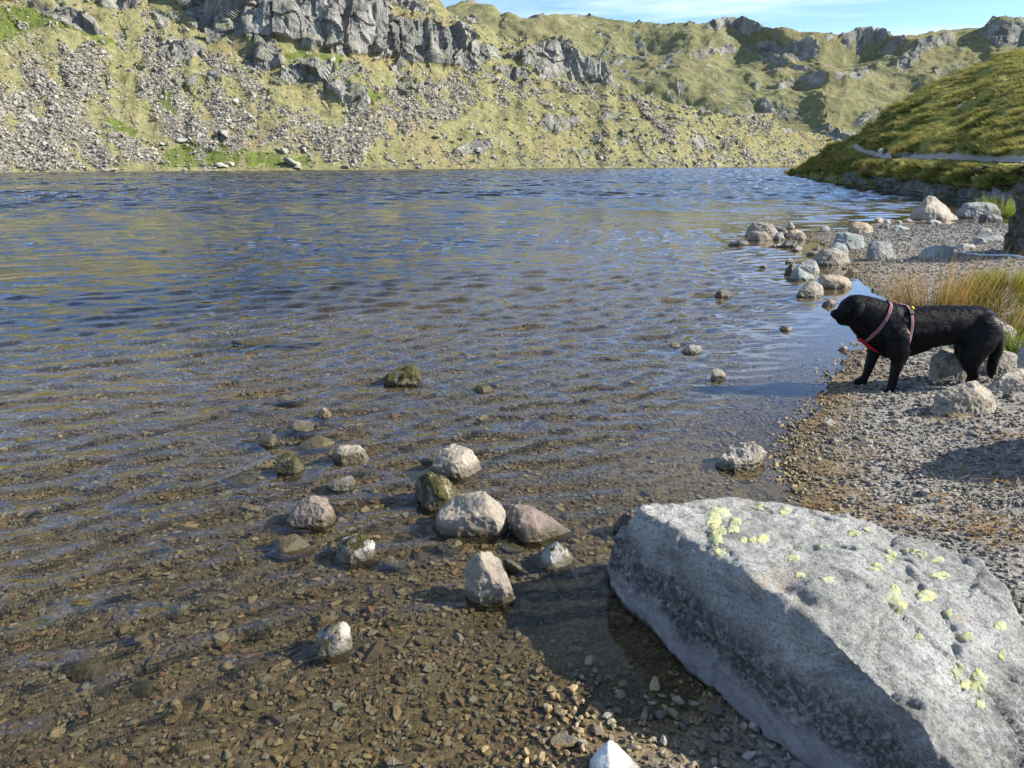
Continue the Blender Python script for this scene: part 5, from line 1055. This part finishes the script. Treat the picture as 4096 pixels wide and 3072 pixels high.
b = gpt('f', 4080, 1400); clump('rush_clump', b[0], b[1], 110, 0.22, 0.45, 0.2, RUSH, 'thin brown rushes at the right edge below the green tussock', 'rushes', 14, (0.05, 0), 0.0045, 0.1)
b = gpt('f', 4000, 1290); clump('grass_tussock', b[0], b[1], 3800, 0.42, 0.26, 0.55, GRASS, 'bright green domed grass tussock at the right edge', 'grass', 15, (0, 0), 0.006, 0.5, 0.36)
b = gpt('f', 4075, 1420); clump('grass_tussock', b[0], b[1], 700, 0.20, 0.22, 0.6, GRASS, 'small green tuft above the right-edge boulders', 'grass', 16, (-0.1, 0), 0.005, 0.4, 0.04)
b = gpt('f', 3950, 1345); clump('grass_tussock', b[0], b[1], 500, 0.28, 0.18, 0.5, GRASS, 'low green grass behind the dog rump', 'grass', 17, (0, 0), 0.005, 0.4, 0.02)
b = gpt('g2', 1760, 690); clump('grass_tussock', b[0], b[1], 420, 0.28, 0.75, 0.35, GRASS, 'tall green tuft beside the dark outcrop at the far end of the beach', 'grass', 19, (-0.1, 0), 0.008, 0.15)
for i, (x, y, lab) in enumerate([(450, 265, 'tawny rushes left of a taller clump on the spur above the shore'), (545, 215, 'taller tawny rushes on the spur above the shore'), (1120, 145, 'small orange tuft beside the path'), (870, 320, 'pale rushes growing in the shaded bank')]):
    q = px('g3', [(x, y)])[0]; p = surf_at(HP, HUV, *q); clump('rush_clump', p[0], p[1], 90, 0.5, (1.5, 1.5, 0.9, 1.0)[i] , 0.3, RUSH, lab, 'rushes', 40 + i, (0, 0), 0.035, 0.1, 0, None, p[2] - 0.15)
# turf: a carpet of grass tufts over the near hillside
def tuft_mesh(seed):
    g = np.random.default_rng(seed); n = 26; a = g.uniform(0, 6.28, n); r = 0.16 * np.sqrt(g.random(n)); b = np.stack([r * np.cos(a), r * np.sin(a), r * 0 - 0.03], -1)
    d = np.stack([np.cos(a) * .6 + g.normal(0, .2, n) - 0.08, np.sin(a) * .5 + g.normal(0, .2, n), np.ones(n)], -1)
    return blades(b, d, g.uniform(.10, .26, n), np.full(n, 0.020), seed, 0.5, 2)
tuft_coll = lib_collection('tuft_shape', [tuft_mesh(300 + i) for i in range(6)], HGRASS)
gt = np.random.default_rng(44); dep_h = np.hypot(HP[..., 0], HP[..., 1])
nearpath = np.maximum.reduce([HPATH] + [np.roll(HPATH, k, 0) for k in (-4, -8, -12, 4)])
wt = ((1 - nearpath) * (1 - HFOOT * 0.96) * (dep_h ** 1.0) * (HUV[..., 0] < 1060) * (dep_h < 110)).ravel()
tn = fbm(HP.reshape(-1, 3) * np.array([1.1, 1.1, 1.6]), 3, 88); wt = wt * (0.12 + sstep(-0.12, 0.22, tn))
ti = gt.choice(len(wt), 17000, p=wt / wt.sum()); tp = HP.reshape(-1, 3)[ti] + gt.normal(0, .12, (len(ti), 3)) * np.array([1, 1, 0])
turf = scatter('turf', tp, np.stack([0 * tp[:, 0], 0 * tp[:, 0], gt.uniform(-3.1, 3.1, len(tp))], -1), (gt.uniform(.45, .9, (len(tp), 1)) + 0.7 * sstep(0.0, 0.4, tn[ti])[:, None]) * np.ones(3), tuft_coll, hill); tag(turf, None, None, None, 'stuff')
# dry straw washed up on the shingle
def straw_line():
    g = np.random.default_rng(3); B = []; D = []
    for x, y, n, s in [(560, 870, 60, .07), (480, 480, 30, .06), (640, 1080, 40, .06), (430, 245, 40, .10), (560, 240, 40, .09), (1230, 1290, 60, .07), (1740, 1330, 90, .08), (1900, 1450, 70, .07), (1540, 1140, 30, .05), (2060, 570, 40, .06), (1580, 400, 40, .05), (760, 730, 40, .06), (1780, 880, 60, .12), (2080, 1000, 60, .12), (400, 1180, 40, .05), (1850, 690, 14, .2), (1650, 860, 20, .2), (900, 620, 30, .3), (1200, 900, 40, .4), (1500, 700, 40, .4)]:
        c = gpt('c6', x, y)
        for _ in range(int(n * 0.7)):
            p = c + np.array([g.normal(0, s), g.normal(0, s * .7), 0]); p[2] = gz(p[0], p[1]) + g.uniform(.012, .035); B.append(p); a = g.uniform(0, 6.28); D.append([math.cos(a), math.sin(a) * .7, g.normal(0, .12)])
    B = np.array(B); me = blades(B, np.array(D), g.uniform(.04, .13, len(B)), np.full(len(B), .0042), 4, 0.05, 2); o = link('straw', me, STRAW); tag(o, 'wisps of dry orange straw strewn over the shingle', None, None, 'stuff')
straw_line()

# ------------------------------------------------------------------ rope
def build_rope():
    pts = [gpt('g2', x, y) for x, y in [(925, 1288), (1050, 1312), (1150, 1337), (1300, 1347), (1450, 1366), (1600, 1371), (1750, 1369), (1900, 1369), (2050, 1381), (2212, 1406), (2400, 1440), (2600, 1470)]]
    P = np.array(pts); seg = np.r_[0, np.cumsum(np.linalg.norm(np.diff(P, axis=0), axis=1))]; n = 500; s = np.linspace(0, seg[-1], n); C = np.stack([np.interp(s, seg, P[:, k]) for k in range(3)], -1)
    k = np.ones(25) / 25; pad = np.pad(C, ((12, 12), (0, 0)), mode='edge'); C = np.stack([np.convolve(pad[:, j], k, 'valid') for j in range(3)], -1)
    C[:, 2] = [gz(c[0], c[1]) + 0.022 for c in C]
    T = np.gradient(C, axis=0); T /= np.linalg.norm(T, axis=1, keepdims=True); S = np.cross(T, [0, 0, 1]); S /= np.linalg.norm(S, axis=1, keepdims=True); U = np.cross(S, T)
    m = M('rope_fibre'); m.bsdf(m.mix(m.noise(m.pos(), 60, 3), (0.40, 0.50, 0.56), (0.62, 0.70, 0.74)), 0.85, None, 0.2)
    root = bpy.data.objects.new('rope', None); COL.objects.link(root); root.location = C[0]; tag(root, 'pale blue twisted rope lying across the shingle', 'rope')
    for q in range(3):
        ph = s / 0.075 * 2 * math.pi + q * 2.094; cc = C + (S * np.cos(ph)[:, None] + U * np.sin(ph)[:, None]) * 0.008; m_ = 7; a = np.linspace(0, 2 * math.pi, m_, endpoint=False)
        V = cc[:, None, :] + (S[:, None, :] * np.cos(a)[None, :, None] + U[:, None, :] * np.sin(a)[None, :, None]) * 0.008
        i = np.arange(n * m_).reshape(n, m_); j = np.roll(i, -1, 1); Fq = np.stack([i[:-1], j[:-1], j[1:], i[1:]], -1).reshape(-1, 4)
        o = link('strand', mesh_np('strand', V.reshape(-1, 3) - C[0], Fq), m.m, root)
build_rope()

# ------------------------------------------------------------------ animals
def blob_mesh(chains, voxel, smooth=6):
    """chains: lists of (x, y, z, r[, lateral scale]) swept as overlapping balls, welded into one skin"""
    bm = bmesh.new()
    for ch in chains:
        for a, b in zip(ch[:-1], ch[1:]):
            a = (*a, 1.0)[:5]; b = (*b, 1.0)[:5]; L = math.dist(a[:3], b[:3]); n = max(2, int(L / (0.28 * min(a[3], b[3]))) + 1)
            for k in range(n):
                f = k / (n - 1); p = [a[i] + (b[i] - a[i]) * f for i in range(5)]
                bmesh.ops.create_icosphere(bm, subdivisions=2, radius=p[3], matrix=Matrix.Translation(p[:3]) @ Matrix.Diagonal((1, p[4], 1, 1)))
    me0 = bpy.data.meshes.new('blob'); bm.to_mesh(me0); bm.free()
    me = eval_mods(me0, [('REMESH', dict(mode='VOXEL', voxel_size=voxel)), ('SMOOTH', dict(factor=0.5, iterations=smooth))]); smooth_all(me); return me
def build_dog():
    K = 0.000667; KZ = 0.000702
    def L(x, y, r, yy=0.0, ys=1.0, near=0): return ((x - 890) * K, yy, (1105 + near - y) * KZ, r, ys)
    torso = [L(800, 440, .135, 0, .80), L(880, 500, .150, 0, .84), L(1000, 525, .163, 0, .82), L(1150, 520, .155, 0, .84), L(1300, 500, .146, 0, .86), L(1450, 482, .137, 0, .88), L(1600, 478, .134, 0, .88), L(1740, 480, .132, 0, .9), L(1830, 520, .105, 0, .95)]
    neck = [L(880, 470, .145, 0, .8), L(760, 420, .128, 0, .8), L(660, 365, .112, 0, .8), L(570, 315, .082, 0, .95)]
    throat = [L(850, 560, .125, 0, .8), L(740, 530, .10, 0, .75), L(640, 450, .09, 0, .72), L(550, 400, .066, 0, .8)]
    head = [L(590, 300, .072, 0, 1.0), L(530, 297, .070, 0, 1.05), L(490, 318, .064, 0, 1.05), L(455, 350, .052, 0, .95)]
    muzz = [L(470, 375, .052, 0, .9), L(425, 390, .043, 0, .85), L(382, 390, .036, 0, .85), L(354, 382, .029, 0, .85)]
    jaw = [L(520, 430, .048, 0, .8), L(455, 452, .032, 0, .75), L(425, 455, .024, 0, .75)]
    ch = [torso, neck, throat, head, muzz, jaw]
    ch.append([L(960, 640, .125, 0, .8), L(1080, 640, .115, 0, .8), L(1250, 600, .10, 0, .85)])       # brisket
    # near side is -y (towards the camera), far side +y
    ch.append([L(930, 560, .085, -.085), L(945, 680, .068, -.10), L(975, 790, .044, -.10), L(965, 880, .037, -.10), L(955, 980, .030, -.10, 1, 0), L(950, 1060, .028, -.105), L(945, 1105, .032, -.105), L(915, 1118, .034, -.105, 1.15), L(878, 1127, .028, -.105, 1.25)])
    ch.append([L(900, 560, .085, .085), L(880, 680, .066, .10), L(870, 800, .044, .10), L(850, 890, .036, .10), L(835, 980, .030, .10), L(815, 1055, .028, .10), L(790, 1082, .033, .10, 1.15), L(750, 1092, .028, .10, 1.25)])
    ch.append([L(1760, 500, .120, -.055, .85), L(1720, 620, .110, -.085, .75), L(1670, 740, .080, -.095, .8), L(1680, 830, .052, -.095), L(1715, 900, .036, -.095), L(1735, 940, .030, -.095), L(1700, 1010, .027, -.095), L(1665, 1075, .029, -.095), L(1640, 1090, .032, -.095, 1.15), L(1605, 1095, .026, -.095, 1.2)])
    ch.append([L(1780, 500, .120, .055, .85), L(1790, 620, .108, .085, .75), L(1770, 740, .078, .095, .8), L(1800, 830, .050, .095), L(1820, 890, .034, .095), L(1842, 925, .029, .095), L(1835, 1000, .026, .095), L(1820, 1065, .028, .095), L(1795, 1085, .031, .095, 1.15), L(1760, 1092, .025, .095, 1.2)])
    ch.append([L(1860, 480, .060), L(1930, 515, .046), L(1975, 600, .038), L(1990, 720, .036), L(1975, 830, .035), L(1978, 920, .030), L(1990, 985, .016)])    # tail
    body_me = blob_mesh(ch, 0.0085, 7)
    V = get_co(body_me); N = get_no(body_me)
    set_co(body_me, V + N * (fbm(V * np.array([14, 14, 22]), 3, 3) * 0.0045)[:, None])
    m = M('black_fur'); v = m.obj()
    hm = m.noise(m.mapping(v, (8, 30, 60), (0, 0.35, 0)), 3.0, 5, 0.7)
    m.bsdf(m.mix(hm, (0.0025, 0.0025, 0.003), (0.007, 0.0065, 0.007)), m.math('MULTIPLY_ADD', hm, 0.25, 0.42), m.bump(hm, 0.55, 0.006), 0.12)
    FUR = m.m
    root = bpy.data.objects.new('dog', None); COL.objects.link(root)
    c = gpt('c5', 890, 1105); root.location = (c[0] - 0.085, c[1], c[2] - 0.004); root.rotation_euler = (0, 0, math.radians(-3))
    tag(root, 'black labrador in a red striped harness standing at the water edge', 'dog')
    body = link('body', body_me, FUR, root)
    bv = BVHTree.FromPolygons([Vector(a) for a in get_co(body_me)], [tuple(p.vertices) for p in body_me.polygons])
    # ears: hanging flaps
    def flap(sg):
        o = []; prof = [(595, 262, .020), (560, 258, .024), (520, 275, .026)]
        rows = [((600, 255), (520, 265)), ((598, 300), (505, 305)), ((580, 345), (490, 345)), ((555, 380), (485, 378)), ((525, 405), (488, 400))]
        vs = []; n = 6
        for ri, (a, b) in enumerate(rows):
            for k in range(n):
                f = k / (n - 1); x = a[0] + (b[0] - a[0]) * f; y = a[1] + (b[1] - a[1]) * f; p = L(x, y, 0)
                base = 0.060 + 0.020 * math.sin(min(1, ri / 2) * 1.57) - (0.008 if ri == 4 else 0)
                vs.append((p[0], sg * (base + 0.006 * math.sin(f * 3.14)), p[2]))
        Fq = grid_faces(len(rows), n); me = mesh_np('ear', vs, Fq, True)
        me2 = eval_mods(me, [('SOLIDIFY', dict(thickness=0.011, offset=0)), ('SUBSURF', dict(levels=2))]); smooth_all(me2); return link('ear', me2, FUR, root)
    flap(-1); flap(1)
    gl = M('eye_gloss'); gl.bsdf((0.006, 0.004, 0.003), 0.15, None, 0.4); ns = M('nose_leather'); ns.bsdf((0.008, 0.008, 0.009), 0.35, None, 0.5)
    def ball(name, p, r, mat, sc=(1, 1, 1)):
        bm = bmesh.new(); bmesh.ops.create_icosphere(bm, subdivisions=2, radius=r, matrix=Matrix.Diagonal((*sc, 1))); me = bpy.data.meshes.new(name); bm.to_mesh(me); bm.free(); smooth_all(me); o = link(name, me, mat, root); o.location = p; return o
    for sg in (-1, 1):
        p = L(455, 330, 0); h = bv.ray_cast(Vector((p[0], sg * .3, p[2])), Vector((0, -sg, 0))); ball('eye', h[0] + Vector((0, -sg * .002, 0)), .0095, gl.m)
    p = L(337, 368, 0); ball('nose', p[:3], .017, ns.m, (.75, 1.0, .8))
    # fur: short strands combed towards the tail
    body_me.calc_loop_triangles(); tri = np.empty(len(body_me.loop_triangles) * 3, np.int32); body_me.loop_triangles.foreach_get('vertices', tri); tri = tri.reshape(-1, 3)
    V = get_co(body_me); N = get_no(body_me); A = V[tri]; ar = np.linalg.norm(np.cross(A[:, 1] - A[:, 0], A[:, 2] - A[:, 0]), axis=1); g = np.random.default_rng(2); nf = 26000
    ti = g.choice(len(tri), nf, p=ar / ar.sum()); w = g.dirichlet((1, 1, 1), nf); P = (A[ti] * w[:, :, None]).sum(1); nn = (N[tri[ti]] * w[:, :, None]).sum(1); nn /= np.linalg.norm(nn, axis=1, keepdims=True)
    flow = np.stack([np.ones(nf), g.normal(0, .12, nf), np.where((P[:, 2] > .62), -.1, -.45) + g.normal(0, .15, nf)], -1); leg = P[:, 2] < .28; flow[leg] = np.stack([0.2 * np.ones(leg.sum()), 0 * np.ones(leg.sum()), -np.ones(leg.sum())], -1)
    tail = P[:, 0] > (1895 - 890) * K; flow[tail] = np.stack([.25 * np.ones(tail.sum()), g.normal(0, .2, tail.sum()), -np.ones(tail.sum())], -1)
    t = flow - nn * (flow * nn).sum(1, keepdims=True); t /= np.linalg.norm(t, axis=1, keepdims=True) + 1e-9
    head = P[:, 0] < (560 - 890) * K; Lh = np.where(head | leg, .008, .021) * g.uniform(.6, 1.3, nf); Lh[tail] *= 1.3
    d = t + nn * g.uniform(.12, .42, (nf, 1)); d /= np.linalg.norm(d, axis=1, keepdims=True); sd_ = np.cross(d, nn); sd_ /= np.linalg.norm(sd_, axis=1, keepdims=True)
    tri_v = np.stack([P - sd_ * .0011, P + sd_ * .0011, P + d * Lh[:, None]], 1).reshape(-1, 3)
    fm = M('fur_strand'); fm.bsdf((0.003, 0.003, 0.0033), 0.38, None, 0.24)
    fo = link('fur', mesh_np('fur', tri_v, np.arange(nf * 3).reshape(-1, 3), False), fm.m, body); tag(fo, None, None, None, 'stuff')
    # harness
    wm = M('harness_webbing'); uvx = wm.attr('t', 'Fac'); wm.bsdf(wm.ramp(uvx, [(0.0, (0.012, 0.014, 0.03)), (0.13, (0.012, 0.014, 0.03)), (0.14, (0.36, 0.37, 0.39)), (0.24, (0.36, 0.37, 0.39)), (0.25, (0.012, 0.014, 0.03)), (0.34, (0.012, 0.014, 0.03)), (0.35, (0.42, 0.018, 0.035)), (0.65, (0.42, 0.018, 0.035)), (0.66, (0.012, 0.014, 0.03)), (0.75, (0.012, 0.014, 0.03)), (0.76, (0.36, 0.37, 0.39)), (0.86, (0.36, 0.37, 0.39)), (0.87, (0.012, 0.014, 0.03))], 'CONSTANT'), 0.7, wm.bump(wm.noise(wm.obj(), 400, 2), 0.3, 0.002), 0.3)
    rd = M('red_padding'); rd.bsdf((0.38, 0.012, 0.022), 0.75, None, 0.2); bk = M('black_webbing'); bk.bsdf((0.015, 0.015, 0.017), 0.6, None, 0.3); yl = M('yellow_tag'); yl.bsdf((0.75, 0.65, 0.04), 0.5, None, 0.3)
    hr = bpy.data.objects.new('harness', None); COL.objects.link(hr); hr.parent = root
    def ring_pts(ctr, axis, n=64, a0=0, a1=2 * math.pi, off=.006):
        ax = Vector(axis).normalized(); e1 = Vector((0, 0, 1)); e1 = (e1 - ax * e1.dot(ax)).normalized(); e2 = ax.cross(e1); out = []
        for k in range(n):
            a = a0 + (a1 - a0) * k / (n - 1); dr = e1 * math.cos(a) + e2 * math.sin(a); h = bv.ray_cast(Vector(ctr) + dr * 0.5, -dr)
            if h[0] is not None: out.append((h[0] + dr * off, dr))
        return out, ax
    def band(name, ctr, axis, width, mat, a0=0, a1=2 * math.pi, off=.006):
        pr, ax = ring_pts(ctr, axis, 70, a0, a1, off); vs = []; tt = []
        for p, dr in pr:
            for f in (0, 0.25, 0.5, .75, 1.0):
                q = p + ax * (f - .5) * width; h = bv.ray_cast(q + dr * .25, -dr); vs.append(h[0] + dr * off if h[0] is not None and (h[0] - q).length < .03 else q); tt.append(f)
        me = mesh_np(name, [tuple(a) for a in vs], grid_faces(len(pr), 5), True, {'t': np.array(tt)})
        me2 = eval_mods(me, [('SOLIDIFY', dict(thickness=.004, offset=1))]); smooth_all(me2); return link(name, me2, mat, hr)
    n0 = L(850, 285, 0); n1 = L(700, 575, 0); axn = Vector((n1[2] - n0[2], 0, -(n1[0] - n0[0]))); cn = ((n0[0] + n1[0]) / 2, 0, (n0[2] + n1[2]) / 2)
    band('neck_strap', cn, axn, .022, wm.m)
    band('girth_strap', L(1032, 520, 0)[:3], (1, 0, -.04), .020, wm.m, -1.95, 1.95)
    band('belly_strap', L(1040, 520, 0)[:3], (1, 0, -.04), .020, bk.m, 1.95, 2 * math.pi - 1.95)
    def strip(name, pts, width, mat, dirv=Vector((0, 0, 1)), off=.007):
        vs = []; tt = []; P_ = [Vector(p) for p in pts]
        dense = []
        for a, b in zip(P_[:-1], P_[1:]): dense += [a + (b - a) * k / 10 for k in range(10)]
        dense.append(P_[-1])
        for i, p in enumerate(dense):
            tg = (dense[min(i + 1, len(dense) - 1)] - dense[max(i - 1, 0)]).normalized(); s = tg.cross(dirv).normalized()
            for f in (0, .5, 1):
                q = p + s * (f - .5) * width; h = bv.ray_cast(q + dirv * .4, -dirv); vs.append((h[0] if h[0] is not None else q) + dirv * off); tt.append(f)
        me = mesh_np(name, [tuple(a) for a in vs], grid_faces(len(dense), 3), True, {'t': np.array(tt)}); me2 = eval_mods(me, [('SOLIDIFY', dict(thickness=.004, offset=1))]); smooth_all(me2); return link(name, me2, mat, hr)
    strip('back_strap', [L(850, 285, 0)[:3], L(1030, 290, 0)[:3]], .026, wm.m)
    fw = Vector((-0.75, -0.35, -0.35)).normalized()
    strip('chest_plate', [L(705, 560, 0)[:3], L(745, 640, 0)[:3], L(830, 730, 0)[:3]], .085, rd.m, Vector((-.85, 0, -.5)).normalized(), .008)
    def chip(name, x, y, w, h_, mat):
        p = L(x, y, 0); r = bv.ray_cast(Vector((p[0], -.5, p[2])), Vector((0, 1, 0)))
        q = r[0] if r[0] is not None else Vector((p[0], -.09, p[2]))
        bm = bmesh.new(); bmesh.ops.create_cube(bm, size=1, matrix=Matrix.Diagonal((w, .012, h_, 1))); bmesh.ops.bevel(bm, geom=bm.edges[:], offset=.0025, segments=2, affect='EDGES'); me = bpy.data.meshes.new(name); bm.to_mesh(me); bm.free()
        o = link(name, me, mat, hr); nrm = r[1] if r[1] is not None else Vector((0, -1, 0)); o.location = q + nrm * .010; o.rotation_euler = nrm.to_track_quat('-Y', 'Z').to_euler()
    chip('buckle', 1036, 345, .030, .034, bk.m); chip('tag', 1072, 320, .014, .026, yl.m)
    return root
dog = build_dog()

def build_sheep():
    ch = [[(-.38, 0, .62, .24, .9), (0, 0, .64, .28, .9), (.36, 0, .64, .25, .9)], [(.38, 0, .66, .16), (.62, 0, .52, .10), (.80, 0, .34, .085), (.90, 0, .24, .06)]]
    for x in (-.36, .32):
        for y in (-.14, .14): ch.append([(x, y, .5, .10), (x, y, .28, .055), (x + .02, y, .04, .045)])
    me = blob_mesh(ch, 0.03, 3); V = get_co(me); N = get_no(me); fl = V[:, 2] > .42; set_co(me, V + N * (fbm(V * 11, 3, 2) * .05 * fl)[:, None])
    m = M('fleece'); m.bsdf(m.mix(m.noise(m.obj(), 12, 4), (0.55, 0.52, 0.45), (0.78, 0.75, 0.68)), 0.95, None, 0.1)
    p = surf_at(HP, HUV, *px('f', [(3519, 622)])[0]); root = bpy.data.objects.new('sheep', None); COL.objects.link(root); root.location = p; root.rotation_euler = (0, 0, math.radians(48)); s = (23 / 4 / F * ((p - CAM) @ _f)) / 0.92 * 1.35; root.scale = (s, s, s)
    tag(root, 'white sheep grazing beside the footpath on the far bank', 'sheep')
    link('body', me, m.m, root)
    for sg in (-1, 1):
        e = blob_mesh([[(.68, sg * .06, .50, .028), (.66, sg * .17, .50, .022)]], 0.012, 2); link('ear', e, m.m, root)
build_sheep()

# ------------------------------------------------------------------ everything that the refracted sunlight can fall on
for o in bpy.data.objects:
    if o.type == 'MESH' and o is not lake: o.cycles.is_caustics_receiver = True
